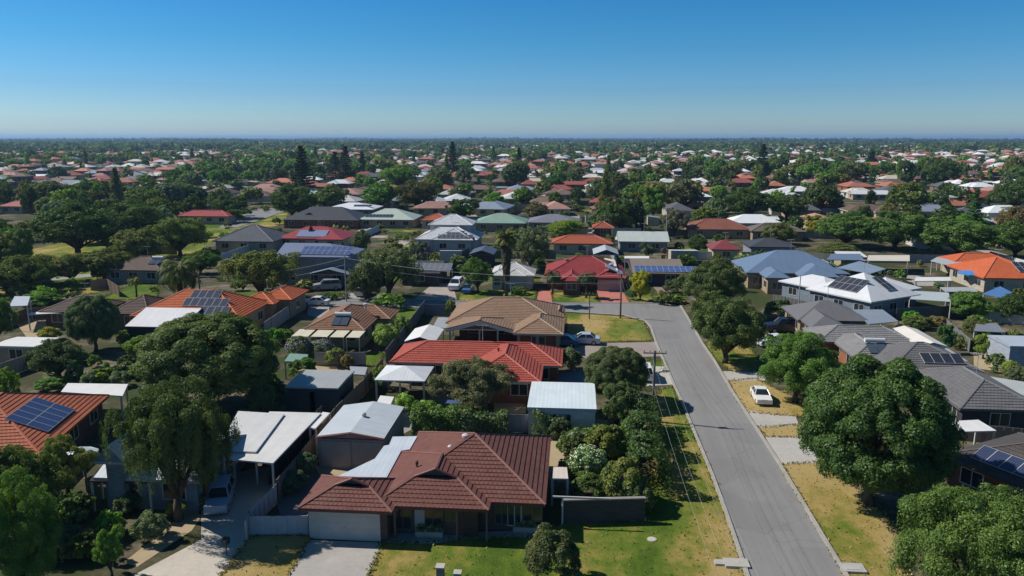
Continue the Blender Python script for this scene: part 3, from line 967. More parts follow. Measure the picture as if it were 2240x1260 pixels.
    def sheet(s, name, poly, z, mat='metal', col=None, thick=.08, posts=(), pcol=(.5, .48, .45)):
        mb = MB()
        zs = z if isinstance(z, list) else [z] * len(poly)
        mb.prism([(p.x, p.y) for p in poly], [a - thick for a in zs], zs)
        o = s.part(mb, name, M[mat], col, uv=True)
        for i in posts:
            pb = MB(); pb.box(-.06, -.06, 0, .06, .06, zs[i] - thick)
            q = s.part(pb, 'post', M['paint'], pcol); q.location = (poly[i].x, poly[i].y, 0)
        return o
    def done(s, wall=True, depth_clear=True):
        if s.antenna_on and s.wings:
            w = s.wings[0]
            hz = min(w['x1'] - w['x0'], w['y1'] - w['y0']) / 2 * math.tan(w['p'])
            s.antenna((w['x0'] + w['x1']) / 2 + .4, (w['y0'] + w['y1']) / 2 + .3, w['ze'] + hz - .2)
        r = s.R.build('roof', s.rm, s.root, s.rcol, uv=True) if s.R.f else None
        for q in s.G:
            gb = MB(); gb.face(q); gb.build('gable_vent', M['paint'], r, (.10, .10, .105))
        if s.F.f: s.F.build('fascia', M['paint'], r, s.fc or tuple(c * .8 for c in s.rcol))
        if s.CAP.f:
            s.CAP.build('ridge_capping', M['paint'], r, tuple(min(1, c * 1.12 + .012) for c in s.rcol))
        if s.W.f and wall: s.W.build('wall', M['wall'], s.root, s.wcol, uv=True)
        if s.px:
            q = [proj(p) for p in s.px]
            us, vs, ds = [a[0] for a in q], [a[1] for a in q], [a[2] for a in q]
            KEEP.append((min(us), min(vs), max(us), max(vs) + 6, min(ds)))
            cx = sum(p[0] for p in s.px) / len(s.px); cy = sum(p[1] for p in s.px) / len(s.px)
            rad = max(max(abs(p[0] - cx), abs(p[1] - cy)) for p in s.px)
            FOOT.append((cx, cy, rad))
        return s
def canopy(label, poly_px, z, rc, posts=True, cat='carport', name='carport', thick=.12, gable=None, pcol=(.5, .5, .48), zs=None):
    """free-standing flat roof on posts; poly_px: roof corners in the picture at height z"""
    pts = [G(u, v, z if zs is None else zs[i]) for i, (u, v) in enumerate(poly_px)]
    o = Vector((sum(p.x for p in pts) / len(pts), sum(p.y for p in pts) / len(pts), 0))
    e = empty(name, o); tag(e, label, cat)
    mb = MB()
    hz = [p.z for p in pts]
    mb.prism([(p.x - o.x, p.y - o.y) for p in pts], [h - thick for h in hz], hz)
    mb.build('roof', M['metal'], e, RC[rc] if isinstance(rc, str) else rc, uv=True)
    if posts:
        for p in pts:
            c = (Vector((p.x, p.y, 0)) - o) * .94
            pb = MB(); pb.box(-.07, -.07, 0, .07, .07, p.z - thick + .02)
            q = pb.build('post', M['paint'], e, pcol); q.location = (c.x, c.y, 0)
    q = [proj(p) for p in pts]
    KEEP.append((min(a[0] for a in q), min(a[1] for a in q), max(a[0] for a in q), max(a[1] for a in q) + 8, min(a[2] for a in q)))
    FOOT.append((o.x, o.y, 3))
    return e
def fence(pts_px, h, col, label, post=True, mat='paint', cat='fence', name='fence', capcol=None, z0=0):
    """panel fence following ground picture points"""
    P = [G(*p) for p in pts_px]
    o = P[0].copy(); o.z = 0
    e = empty(name, o); tag(e, label, cat)
    pan = MB(); ps = MB()
    for a, b in zip(P[:-1], P[1:]):
        a = a - o; b = b - o
        L = (b - a).length; d = (b - a).normalized(); n = Vector((-d.y, d.x, 0)) * .02
        # ribbed sheet: zig-zag in plan
        k = max(2, min(160, int(L / .35)))
        for i in range(k):
            s0, s1 = a.lerp(b, i / k), a.lerp(b, (i + 1) / k)
            off = n * (1 if i % 2 else -1)
            pan.prism([(s0 + off - n).to_tuple()[:2], (s1 + off - n).to_tuple()[:2], (s1 + off + n).to_tuple()[:2], (s0 + off + n).to_tuple()[:2]], 0.03, h)
        m = max(1, int(L / 2.4))
        if post:
            for i in range(m + 1):
                q = a.lerp(b, i / m)
                pb = MB(); pb.box(-.05, -.05, 0, .05, .05, h + .04)
                po = pb.build('post', M['paint'], e, tuple(c * .85 for c in col)); po.location = q
    pan.build('panel', M[mat], e, col)
    return e
# ------------------------------------------------------------------ cars
_car = {}
def car_meshes(kind):
    if kind in _car: return _car[kind]
    L = 4.5; W = .88
    if kind == 'sedan':
        prof = [(-2.25, .45), (-2.22, .82), (-1.35, .95), (-.75, .98), (1.55, .98), (2.15, .92), (2.25, .5)]
        cab = [(-.95, .96), (-.25, 1.42), (.95, 1.43), (1.6, .97)]
    else:
        prof = [(-2.3, .5), (-2.26, .95), (-1.35, 1.08), (-.9, 1.1), (1.9, 1.12), (2.25, 1.05), (2.3, .5)]
        cab = [(-1.05, 1.08), (-.5, 1.68), (1.85, 1.7), (2.2, 1.1)]
    body = MB()
    def loft(pr, w_lo, w_hi, zb, zt, closed_bottom=True):
        n = len(pr)
        def wd(z): return w_lo + (w_hi - w_lo) * max(0, min(1, (z - zb) / (zt - zb)))
        l = [(x, -wd(z), z) for x, z in pr]; r = [(x, wd(z), z) for x, z in pr]
        return l, r
    lower = [(-2.2, .28)] + prof + [(2.2, .28)]
    l, r = loft(lower, W, W * .96, .3, 1.0)
    body.face(l[::-1]); body.face(r)
    n = len(lower)
    for i in range(n):
        j = (i + 1) % n
        body.face([l[i], l[j], r[j], r[i]])
    top = MB()
    x0, x1 = cab[1][0], cab[2][0]; zt = cab[1][1]
    cl, cr = loft(cab, W * .95, W * .72, cab[0][1], zt)
    roofz = zt + .01
    # cabin glass
    glass = MB()
    glass.face([cl[0], cl[1], cr[1], cr[0]][::-1]); glass.face([cl[3], cl[2], cr[2], cr[3]])
    glass.face(cl[::-1]); glass.face(cr)
    glass.face([cl[1], cl[2], cr[2], cr[1]][::-1])
    # roof skin and pillars in paint
    def pill(a, b, w=.05):
        body.tube([a, b], w, 4)
    for q in (cl, cr):
        pill(q[0], q[1]); pill(q[1], q[2]); pill(q[2], q[3])
        m = (Vector(q[1]) + Vector(q[2])) / 2; bm_ = (Vector(q[0]) + Vector(q[3])) / 2
        pill(tuple(m), tuple(bm_), .045)
    rz = cl[1][2]
    body.prism([(cl[1][0], cl[1][1]), (cl[2][0], cl[2][1]), (cr[2][0], cr[2][1]), (cr[1][0], cr[1][1])], [cl[1][2] + .005, cl[2][2] + .005, cr[2][2] + .005, cr[1][2] + .005], [cl[1][2] + .05, cl[2][2] + .05, cr[2][2] + .05, cr[1][2] + .05])
    for yy in (-W - .1, W + .0): body.box(-.85, yy, .98, -.7, yy + .12, 1.1)
    ty = MB(); ty.tube([(0, -.1, 0), (0, .1, 0)], .32, 14)
    ri = MB(); ri.tube([(0, -.112, 0), (0, .112, 0)], .19, 10)
    li = MB(); li.box(-.04, -.2, -.07, .04, .2, .07)
    _car[kind] = (body.mesh('car_body', M['carpaint']), glass.mesh('car_glass', M['glass']), ty.mesh('tyre', M['rubber']), ri.mesh('rim', M['paint']), li.mesh('lamp', M['paint']))
    return _car[kind]
def car(u, v, heading, color, label, kind='sedan', s=1.0):
    """heading: direction the nose points, degrees from world +x"""
    p = G(u, v)
    e = empty('parked_car', (p.x, p.y, .04), R(heading + 180)); tag(e, label, 'car', 'parked cars')
    e.scale = (s, s, s)
    b, g, ty, ri, li = car_meshes(kind)
    link('body', b, e, color); link('windows', g, e)
    for x in (-1.4, 1.38):
        for y in (-.78, .78):
            t = link('wheel', ty, e); t.location = (x, y, .32)
            link('rim', ri, t, (.4, .41, .42))
    for y in (-.6, .6):
        o = link('headlight', li, e, (.75, .75, .72)); o.location = (-2.235, y, .72)
        o = link('taillight', li, e, (.45, .02, .02)); o.location = (2.21, y, .78)
    FOOT.append((p.x, p.y, 2.5))
    d = proj(p)[2]
    KEEP.append((u - 25, v - 25, u + 25, v + 8, d))
    return e
# ------------------------------------------------------------------ the setting
def structure(name, mb, mat, color=None, **k):
    return tag(mb.build(name, mat, None, color, **k), kind='structure')
gm = MB(); gm.face([(-60000, -400, 0), (60000, -400, 0), (60000, 70000, 0), (-60000, 70000, 0)])
structure('ground', gm, M['ground'])
LAWNS = []
SHEETS = []
def sheet(name, px, z, mat, color=None):
    if name not in ('park_lawn', 'yard'): SHEETS.append(px)
    if mat == 'grass': LAWNS.append((px, color[0]))
    p = [G(u, v, z) for u, v in px]
    area = sum(p[i].x * p[(i + 1) % len(p)].y - p[(i + 1) % len(p)].x * p[i].y for i in range(len(p)))
    if area < 0: p = p[::-1]
    mb = MB(); mb.face([(q.x, q.y, z) for q in p])
    return structure(name, mb, M[mat], color)
ROAD_L = [(1413, 701), (1426, 716), (1436, 747), (1455, 791), (1474, 836), (1497, 887), (1527, 958), (1562, 1041), (1594, 1128), (1622, 1209), (1642, 1268), (1740, 1560)]
ROAD_R = [(1461, 664), (1487, 669), (1500, 690), (1516, 718), (1535, 752), (1560, 788), (1601, 859), (1650, 934), (1702, 1015), (1750, 1095), (1798, 1177), (1849, 1262), (2040, 1560)]
CROSS_T = [(560, 651), (700, 654), (840, 655), (1001, 659), (1220, 663), (1372, 663), (1461, 664)]
CROSS_B = [(560, 667), (700, 669), (840, 671), (1000, 675), (1240, 682), (1367, 690), (1413, 701)]
sheet('road', CROSS_T + ROAD_R[1:] + ROAD_L[::-1] + CROSS_B[::-1][1:], .06, 'asphalt')
def kerb(px, side, name='kerb'):
    P = [G(u, v, .06) for u, v in px]
    mb = MB()
    off = []
    for i, p in enumerate(P):
        d = (P[min(i + 1, len(P) - 1)] - P[max(i - 1, 0)]); d.z = 0; d.normalize()
        off.append(Vector((-d.y, d.x, 0)) * side)
    for i in range(len(P) - 1):
        a, b, na, nb = P[i], P[i + 1], off[i], off[i + 1]
        q = [(a + na * w).to_tuple()[:2] for w in (-.02, .26)] + [(b + nb * w).to_tuple()[:2] for w in (.26, -.02)]
        mb.prism(q, 0, .15)
    structure(name, mb, M['concrete'], (.36, .34, .30))
kerb(ROAD_L, -1); kerb(ROAD_R[1:], 1); kerb(CROSS_T, 1); kerb(CROSS_B, -1)
GRASS = lambda s: (s, 0, 0)
sheet('lawn', [(800, 1275), (837, 1188), (960, 1186), (1003, 1178), (1150, 1176), (1225, 1150), (1250, 1140), (1412, 1141), (1436, 1180), (1490, 1275)], .02, 'grass', GRASS(.37))
sheet('verge', [(1490, 1275), (1436, 1180), (1412, 1141), (1425, 1060), (1420, 960), (1425, 880), (1448, 850), (1470, 846), (1490, 880), (1520, 952), (1556, 1041), (1588, 1128), (1616, 1212), (1636, 1275)], .02, 'grass', GRASS(.44))
sheet('lawn', [(548, 1172), (679, 1171), (624, 1275), (470, 1275)], .02, 'grass', GRASS(.98))
sheet('verge', [(1708, 1016), (1800, 1010), (1900, 1090), (1975, 1170), (1990, 1275), (1860, 1275), (1802, 1177), (1754, 1095)], .02, 'grass', GRASS(1.02))
sheet('verge', [(1654, 935), (1750, 928), (1850, 940), (1820, 958), (1672, 955)], .02, 'grass', GRASS(.98))
sheet('verge', [(1592, 834), (1650, 828), (1760, 880), (1760, 912), (1632, 902), (1606, 862)], .02, 'grass', GRASS(1.02))
sheet('verge', [(1566, 788), (1540, 752), (1560, 742), (1640, 760), (1680, 812), (1600, 812)], .02, 'grass', GRASS(.35))
sheet('lawn', [(1236, 684), (1362, 692), (1406, 703), (1428, 745), (1240, 750)], .02, 'grass', GRASS(.56))
sheet('verge', [(1330, 790), (1450, 788), (1462, 815), (1330, 818)], .02, 'grass', GRASS(.6))
sheet('lawn', [(1000, 657), (1008, 636), (1172, 634), (1172, 662), (1100, 661)], .02, 'grass', GRASS(.3))
sheet('lawn', [(1212, 662), (1206, 640), (1300, 636), (1312, 662)], .02, 'grass', GRASS(.3))
sheet('lawn', [(1378, 662), (1366, 640), (1420, 640), (1436, 662)], .02, 'grass', GRASS(.35))
sheet('lawn', [(1455, 661), (1432, 640), (1500, 638), (1500, 664)], .02, 'grass', GRASS(.4))
sheet('lawn', [(862, 672), (932, 674), (925, 700), (860, 706)], .02, 'grass', GRASS(.08))
sheet('lawn', [(752, 772), (840, 772), (830, 800), (752, 800)], .02, 'grass', GRASS(.02))
sheet('lawn', [(218, 655), (300, 615), (345, 622), (345, 655)], .02, 'grass', GRASS(.15))
sheet('lawn', [(500, 655), (520, 635), (600, 640), (590, 652)], .02, 'grass', GRASS(.2))
sheet('park_lawn', [(0, 660), (0, 560), (420, 470), (520, 500), (340, 600), (220, 640)], .012, 'grass', GRASS(.42))
sheet('path', [(0, 622), (60, 610), (230, 596), (330, 590), (330, 594), (230, 602), (110, 614), (0, 630)], .03, 'concrete', (.30, .28, .25))
sheet('side_street', [(478, 498), (520, 470), (560, 458), (618, 454), (625, 462), (600, 470), (560, 484), (510, 500)], .03, 'asphalt')
sheet('verge', [(455, 500), (478, 482), (520, 470), (478, 500)], .02, 'grass', GRASS(.3))
sheet('verge', [(512, 500), (560, 486), (604, 470), (632, 462), (620, 490), (560, 505)], .02, 'grass', GRASS(.45))
# driveways
CON = (.42, .395, .36)
sheet('driveway', [(676, 1181), (836, 1187), (798, 1278), (618, 1278)], .035, 'concrete', (.37, .345, .315))
sheet('driveway', [(440, 1180), (440, 1115), (470, 1040), (590, 1020), (610, 1080), (548, 1150), (548, 1172), (468, 1278), (255, 1278)], .028, 'concrete', (.50, .45, .375))
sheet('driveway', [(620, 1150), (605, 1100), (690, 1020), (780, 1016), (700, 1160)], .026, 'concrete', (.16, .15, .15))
sheet('driveway', [(1622, 897), (1740, 910), (1748, 930), (1662, 936), (1650, 932)], .035, 'concrete', CON)
sheet('driveway', [(1673, 954), (1800, 955), (1820, 1012), (1706, 1016)], .035, 'concrete', CON)
sheet('driveway', [(1576, 812), (1680, 812), (1690, 832), (1592, 834)], .035, 'concrete', CON)
sheet('driveway', [(1236, 752), (1432, 748), (1448, 779), (1290, 786), (1240, 770)], .035, 'concrete', (.30, .25, .225))
sheet('driveway', [(1400, 800), (1464, 802), (1476, 841), (1390, 846)], .035, 'concrete', (.45, .42, .37))
sheet('driveway', [(1186, 812), (1270, 812), (1300, 840), (1190, 840)], .03, 'concrete', (.2, .21, .22))
sheet('driveway', [(1172, 661), (1180, 634), (1206, 634), (1208, 661)], .035, 'concrete', (.46, .17, .13))
sheet('driveway', [(1313, 662), (1304, 632), (1366, 630), (1378, 662)], .035, 'concrete', (.46, .17, .13))
sheet('driveway', [(1440, 640), (1425, 624), (1452, 620), (1470, 640)], .035, 'concrete', (.27, .19, .17))
sheet('driveway', [(905, 655), (948, 620), (990, 620), (1000, 658)], .035, 'concrete', (.36, .31, .28))
sheet('driveway', [(672, 690), (676, 650), (770, 640), (790, 652), (720, 672), (722, 700)], .035, 'concrete', (.33, .31, .29))
sheet('driveway', [(1640, 745), (1700, 735), (1790, 760), (1690, 765)], .035, 'concrete', (.28, .27, .26))
sheet('paving', [(842, 1188), (842, 1166), (1200, 1160), (1160, 1176), (1003, 1179), (960, 1187)], .03, 'concrete', (.33, .31, .28))
sheet('path', [(890, 1190), (905, 1182), (960, 1180), (1004, 1171), (1008, 1178), (962, 1188)], .045, 'concrete', (.45, .43, .39))
sheet('yard', [(700, 1042), (690, 1020), (790, 1014), (850, 1000), (850, 960), (880, 955), (880, 1042)], .03, 'sand')
sheet('yard', [(1200, 1050), (1204, 958), (1240, 958), (1250, 1060)], .03, 'sand')
sheet('yard', [(360, 1160), (420, 1100), (440, 1130), (420, 1160), (300, 1240), (270, 1230)], .02, 'sand', None)
sheet('yard', [(640, 800), (700, 780), (800, 800), (790, 812), (640, 812)], .02, 'sand')
sheet('yard', [(2130, 770), (2180, 770), (2200, 815), (2130, 805)], .02, 'sand')
sheet('yard', [(30, 700), (150, 660), (190, 690), (110, 740), (60, 740)], .02, 'sand')
sheet('yard', [(820, 890), (900, 890), (900, 940), (880, 950)], .02, 'concrete', (.3, .28, .26))
sheet('yard', [(1080, 880), (1150, 878), (1150, 905), (1080, 905)], .02, 'sand')
# sea and far hills on the horizon
wm = MB(); wm.face([(2150, 7000, .6), (40000, 7000, .6), (48000, 60000, .6), (15500, 60000, .6)])
structure('sea', wm, M['water'])
rng = np.random.default_rng(4)
hm = MB()
xs = np.linspace(-19000, 2500, 70)
hs = [max(2, 40 + 30 * math.sin(x * .00031 + 1.2) * math.sin(x * .00012) + 12 * math.sin(x * .0011) + rng.uniform(-6, 6)) * min(1, (2600 - x) / 5000) for x in xs]
for i in range(69):
    a, b = xs[i], xs[i + 1]
    hm.face([(a, 20500, 0), (b, 20500, 0), (b, 22000, hs[i + 1]), (a, 22000, hs[i])])
    hm.face([(a, 22000, hs[i]), (b, 22000, hs[i + 1]), (b, 24500, 0), (a, 24500, 0)])
structure('hills', hm, M['hill'], smooth=True)
# ------------------------------------------------------------------ the brown-tiled house in front
H = House('house', 'brown tiled hip roof house with white double garage door facing the driveway', 'house', (648, 1116), rc='main', wc='dbrick', pitch=22.5)
H.wing((648, 1116), (860, 1117), (699, 1041), 'y', 'gablet', 'hip')
H.wing((809, 1111), (1071, 1111), 9.0, 'y', 'gablet', 'hip', oh=.9)
H.wing((836, 1097), (1194, 1097), (1203, 955), 'x', 'hip', 'hip', oh=.7)
w0, w1, w2 = H.wings
H.fc = (.13, .05, .04)
gx = H.loc(756, 1180, 0).x
H.door(gx, w0['y0'] + .49, 4.95, 2.15, (.47, .45, .41), 'garage_door', ribs=4)
yb = w1['y0'] + .9
for u0, wd, hh, zb, kind in ((880, 1.3, 1.9, .3, 'w'), (918, .7, 2.0, .1, 'd'), (948, 1.6, 1.7, .45, 'w'), (1030, 1.0, 2.05, 0, 'd2'), (985, .9, 1.2, .9, 'w')):
    x = H.loc(u0, 1140, 1.0).x
    if kind == 'w': H.window(x, yb - .0, zb, wd, hh, 'front', (.10, .09, .08))
    else: H.door(x, yb - .02, wd, hh, (.36, .36, .35) if kind == 'd' else (.07, .045, .035))
y2 = w2['y0'] + .7
for u0, wd, hh, zb in ((1126, 1.0, 1.6, .4), (1098, 1.0, 1.5, .5), (1165, 1.4, 1.2, .8)):
    H.window(H.loc(u0, 1130, 1).x, y2, zb, wd, hh, 'front', (.12, .11, .10) if u0 != 1126 else (.5, .5, .48))
for u0 in (862, 1000, 1066):
    p = H.loc(u0, 1111, 2.3)
    H.box_part('post', (p.x - .06, w1['y0'] + .15, 0, p.x + .06, w1['y0'] + .27, 2.28), M['paint'], (.16, .11, .09))
for j in range(3): H.window(w2['x1'] - .7, w2['y0'] + 2.2 + j * 3.3, .85, 1.6, 1.2, 'right')
poly = [H.loc(u, v, 2.62) for u, v in ((738, 1042), (846, 1044), (878, 985), (896, 983), (913, 954), (859, 955), (851, 973), (840, 975), (820, 1003))]
H.sheet('patio_roof', poly, 2.62, 'metal', (.50, .55, .60), posts=(0, 8, 7))
for u, v, z, r in ((1018, 958, 4.6, .26), (985, 983, 3.9, .2), (1073, 975, 4.0, .24)):
    p = H.loc(u, v, z); H.vent(p.x, p.y, z - .1, r)
p = H.loc(912, 1017, 3.6); H.vent(p.x, p.y, 3.5, .12, (.10, .05, .045))
H.done()
# beige shed behind it
S = House('shed', 'beige gable shed with grey iron roof and dark red trim', 'shed', (691, 957), ze=2.75, roof='metal', rc='zinc', wc='beige', pitch=9, oh=.08)
w = S.wing((691, 957), (840, 960), (880, 890), 'y', 'gable', 'gable', thick=.12)
S.fc = (.17, .045, .045)
xm = (w['x0'] + w['x1']) / 2; zr = (w['x1'] - w['x0']) / 2 * math.tan(w['p'])
bt = MB()
for a, b in (((w['x0'], 2.75), (xm, 2.75 + zr)), ((xm, 2.75 + zr), (w['x1'], 2.75))):
    bt.tube([(a[0], w['y0'] - .03, a[1] + .0), (b[0], w['y0'] - .03, b[1] + .0)], .10, 4)
S.part(bt, 'barge_board', M['paint'], (.17, .045, .045))
S.door(w['x0'] + (w['x1'] - w['x0']) * .28, w['y0'] + .08, 2.5, 2.4, (.37, .30, .27), 'roller_door', ribs=7)
S.door(w['x0'] + (w['x1'] - w['x0']) * .75, w['y0'] + .08, 2.5, 2.4, (.37, .30, .27), 'roller_door', ribs=7)
S.vent(xm + .15, (w['y0'] + w['y1']) / 2, 2.75 + zr - .1, .2, (.35, .35, .36))
S.done()
# long white carport roof with a stepped slot
canopy('long white flat roof over the dark carport beside the beige shed', [(482, 1002), (597, 1013), (702, 903), (590, 900), (505, 985)], 2.75, (.60, .59, .57))
canopy('pale roof sheet stepped above the long white carport roof', [(474, 985), (560, 988), (622, 905), (521, 899)], 2.92, (.56, .56, .55))
canopy('narrow pale roof strip between the long white carport and the shed fence', [(676, 934), (690, 937), (722, 903), (706, 901)], 2.6, 'white', cat='awning', name='roof_awning')
H = House('house', 'pale weatherboard house under the weeping tree by the shaded driveway', 'house', (225, 1016), ze=2.6, roof='metal', rc='zinc', wc='bluegrey', pitch=20)
H.wing((200, 1048), (440, 1050), 9.0, 'x', 'gable', 'gable')
H.wing((205, 1010), (270, 1012), 6, 'y', 'gable', 'gable', ze=4.2, pitch=48)
H.autowin(('front', 'right'), wings=[0])
H.door(3.2, H.wings[0]['y0'] + .5, .9, 2.05, (.05, .04, .04)); H.done()
canopy('dark timber pergola in front of the pale weatherboard house', [(195, 1052), (330, 1055), (350, 1028), (215, 1026)], 2.4, (.03, .022, .02), cat='pergola', name='pergola')
# orange tiled house cut by the picture edge
H = House('house', 'orange tiled house with ten blue solar panels beside the olive trees', 'house', (102, 984), ze=2.5, yaw=R(0), rc=(.37, .105, .050), wc='dbrick')
q0, q1 = H.loc(102, 984), H.loc(236, 867)
H.yaw = math.atan2(q1.y - q0.y, q1.x - q0.x) - math.pi / 2
H.root.rotation_euler[2] = H.yaw
dl = (q1 - q0).length
w = H.wing_at(-12.5, -1.0, 0, dl + .3, 'y', 'hip', 'hip')
w5 = H.wing_at(-8.5, -4.2, -2.8, 4, 'y', 'gablet', 'hip')
H.panels(0, 'right', 3.6, 1.1, 5, 2, rc=(.03, .05, .14))
H.panels(0, 'front', 3.2, 2.4, 3, 1, rc=(.03, .05, .14))
H.autowin(('front', 'right')); H.done()
canopy('white flat patio roof behind the orange house with blue panels', [(133, 857), (268, 866), (280, 840), (148, 838)], 2.5, 'white', cat='patio roof', name='patio_roof')
# sheds between the yards
S = House('shed', 'dark teal shed with flat pale grey roof behind the long carport', 'shed', (622, 847), ze=2.9, roof='metal', rc=(.33, .345, .345), wc='dgreen', pitch=2, oh=.12)
w = S.wing((622, 847), (740, 849), (768, 811), 'x', 'gable', 'gable', thick=.15)
S.door(w['x0'] + (w['x1'] - w['x0']) * .27, w['y0'] + .12, 3.0, 2.4, (.045, .06, .062), 'roller_door', ribs=6)
S.door(w['x0'] + (w['x1'] - w['x0']) * .74, w['y0'] + .12, 3.0, 2.4, (.045, .06, .062), 'roller_door', ribs=6)
S.done()
canopy('small grey lean-to roof behind the dark teal shed', [(768, 818), (798, 820), (804, 803), (765, 801)], 2.2, (.33, .35, .36), cat='lean-to', name='lean_to')
S = House('shed', 'flat white roofed garage standing beside the red tiled house', 'garage', (1153, 892), ze=2.7, roof='metal', rc=(.60, .67, .70), wc='white', pitch=1.5, oh=.1)
w = S.wing((1153, 892), (1305, 894), (1300, 838), 'x', 'gable', 'gable', thick=.3)
S.fc = (.33, .40, .48)
S.autowin(('front',)); S.door((w['x0'] + w['x1']) / 2, w['y0'] + .1, .9, 2.0, (.3, .33, .36)); S.done()
# red tiled house
H = House('house', 'bright red tiled house behind the grey-green weeping tree', 'house', (848, 797), rc='red', wc='brick', ze=2.5)
H.wing((848, 797), (1230, 797), (1230, 762), 'x', 'hip', 'hip')
H.wing((1010, 834), (1184, 835), 12, 'y', 'hip', 'hip')
p = H.loc(1090, 768, 3.9); H.vent(p.x, p.y, 3.9, .15, (.3, .05, .04))
H.fc = (.42, .38, .33)
H.autowin(('front', 'right')); H.done()
S = House('carport', 'white hipped carport joined to the end of the red house', 'carport', (818, 832), ze=2.6, roof='metal', rc=(.62, .64, .66), wc='dark', pitch=17, oh=.1)
w = S.wing((818, 832), (930, 833), (968, 802), 'x', 'hip', 'hip', walls=False, thick=.15)
for x in (w['x0'] + .15, (w['x0'] + w['x1']) / 2, w['x1'] - .15):
    for y in (w['y0'] + .15, w['y1'] - .15): S.box_part('post', (x - .09, y - .09, 0, x + .09, y + .09, 2.46), M['paint'], (.42, .40, .38))
S.done()
# tan tiled house on the corner
H = House('house', 'tan tiled house with wide white verandah gable on the street corner', 'house', (968, 722), rc='tan', wc='brick', ze=2.6, pitch=22)
H.wing((972, 710), (1232, 708), (1234, 669), 'x', 'hip', 'hip', oh=1.6)
w = H.wing((1122, 731), (1233, 731), 9, 'y', 'hip', 'hip')
g = H.wing((975, 719), (1124, 722), 6, 'y', 'gable', 'hip', oh=.3, walls=False, thick=.16, pitch=15)
H.fc = (.50, .46, .38)
xm, hz = (g['x0'] + g['x1']) / 2, (g['x1'] - g['x0']) / 2 * math.tan(g['p'])
for sx in (-1, 1):
    xe = xm + sx * (g['x1'] - g['x0']) / 2
    mb = MB()
    for y0 in (g['y0'] - .04, g['y0'] + .02):
        mb.face([(xe, y0, g['ze'] - .1), (xm, y0, g['ze'] + hz - .05), (xm, y0, g['ze'] + hz - .55), (xe, y0, g['ze'] - .5)])
    H.part(mb, 'verandah_gable_board', M['paint'], (.62, .57, .46))
for u in (985, 1050, 1090):
    p = H.loc(u, 720, 2.4); H.box_part('post', (p.x - .1, g['y0'] + .2, 0, p.x + .1, g['y0'] + .4, 2.42), M['paint'], (.5, .46, .4))
for u in (1135, 1176, 1220):
    p = H.loc(u, 731, 2.4); H.box_part('pillar', (p.x - .2, w['y0'] + .05, 0, p.x + .2, w['y0'] + .4, 2.42), M['wall'], (.45, .36, .28))
H.wing_at(H.wings[0]['x1'] - 1.5, H.wings[0]['y1'] - 5, H.wings[0]['x1'] + .2, H.wings[0]['y1'] - 1.5, 'y', 'gable', 'hip', pitch=30)
H.vent(H.wings[0]['x1'] - 3, H.wings[0]['y1'] - 2.6, 3.4, .25, (.06, .05, .05)); H.vent(H.wings[0]['x1'] - 8.5, H.wings[0]['y1'] - 3.6, 4.1, .25, (.06, .05, .05))
H.autowin(('front', 'right')); H.done()
S = House('carport', 'small white gabled carport between the tan house and the fence', 'carport', (884, 747), ze=2.4, roof='metal', rc='white', wc='dark', pitch=17)
w = S.wing((884, 747), (952, 748), (985, 720), 'y', 'gable', 'gable', walls=False, thick=.1)
for x in (w['x0'] + .1, w['x1'] - .1):
    for y in (w['y0'] + .1, w['y1'] - .1): S.box_part('post', (x - .06, y - .06, 0, x + .06, y + .06, 2.3), M['paint'], (.4, .4, .4))
S.done()
canopy('grey sheet roof joining the small white carport to the tan house', [(946, 716), (985, 718), (992, 695), (958, 694)], 2.5, (.33, .34, .35), cat='roof', name='roof_awning')
# tan house with four awnings
H = House('house', 'small tan tiled house with four cream awnings over its back verandah', 'house', (666, 719), rc='tan2', wc='tan', ze=2.5)
H.wing((666, 719), (797, 723), (742, 677), 'y', 'hip', 'hip')
H.wing((700, 700), (859, 693), (857, 677), 'x', 'hip', 'hip')
w = H.wings[0]
H.heater(0, 'front', (w['x1'] - w['x0']) * .42, .8)
for i, (a, b) in enumerate(((.0, .23), (.27, .50), (.54, .73), (.77, .95))):
    L = w['x1'] - w['x0'] + 1.2
    q = [Vector((w['x0'] - .6 + L * a, w['y0'] + .1, 0)), Vector((w['x0'] - .6 + L * b, w['y0'] + .1, 0)), Vector((w['x0'] - .8 + L * b, w['y0'] - 2.4, 0)), Vector((w['x0'] - .8 + L * a, w['y0'] - 2.4, 0))]
    H.sheet('awning', q, [2.45, 2.45, 2.15, 2.15], 'paint', (.60, .55, .42), .05, posts=(2, 3), pcol=(.5, .46, .38))
H.vent(w['x0'] + 6.3, w['y0'] + 7.0, 4.1, .3, (.5, .5, .48))
H.autowin(('front', 'right')); H.done()
# orange house with stepped black panels
H = House('house', 'big orange tiled house with three stepped rows of dark panels', 'house', (345, 694), ze=2.9, rc='orange', wc='tan', pitch=24)
H.wing((278, 694), (529, 694), (592, 660), 'x', 'hip', 'hip', pitch=27)
H.wing((515, 665), (600, 665), ('r', 640), 'x', 'hip', 'hip', ze=2.8)
H.wing((559, 656), (640, 655), (666, 634), 'y', 'hip', 'hip', ze=3.0)
for nx, a, b in ((4, 9.4, .5), (6, 6.5, 2.3), (4, 6.9, 4.1)): H.panels(0, 'front', a, b, nx, 1, rc=(.05, .055, .07))
H.panels(2, 'left', .5, .6, 2, 1)
H.fc = (.40, .13, .06)
H.autowin(('front', 'right')); H.done()
S = House('carport', 'white corrugated gable roof in front of the orange house with dark panels', 'carport', (272, 714), ze=2.6, roof='metal', rc=(.66, .65, .66), wc='dgreen', pitch=14, oh=.2)
S.wing((272, 714), (400, 716), (448, 676), 'x', 'gable', 'gable', thick=.1); S.done()
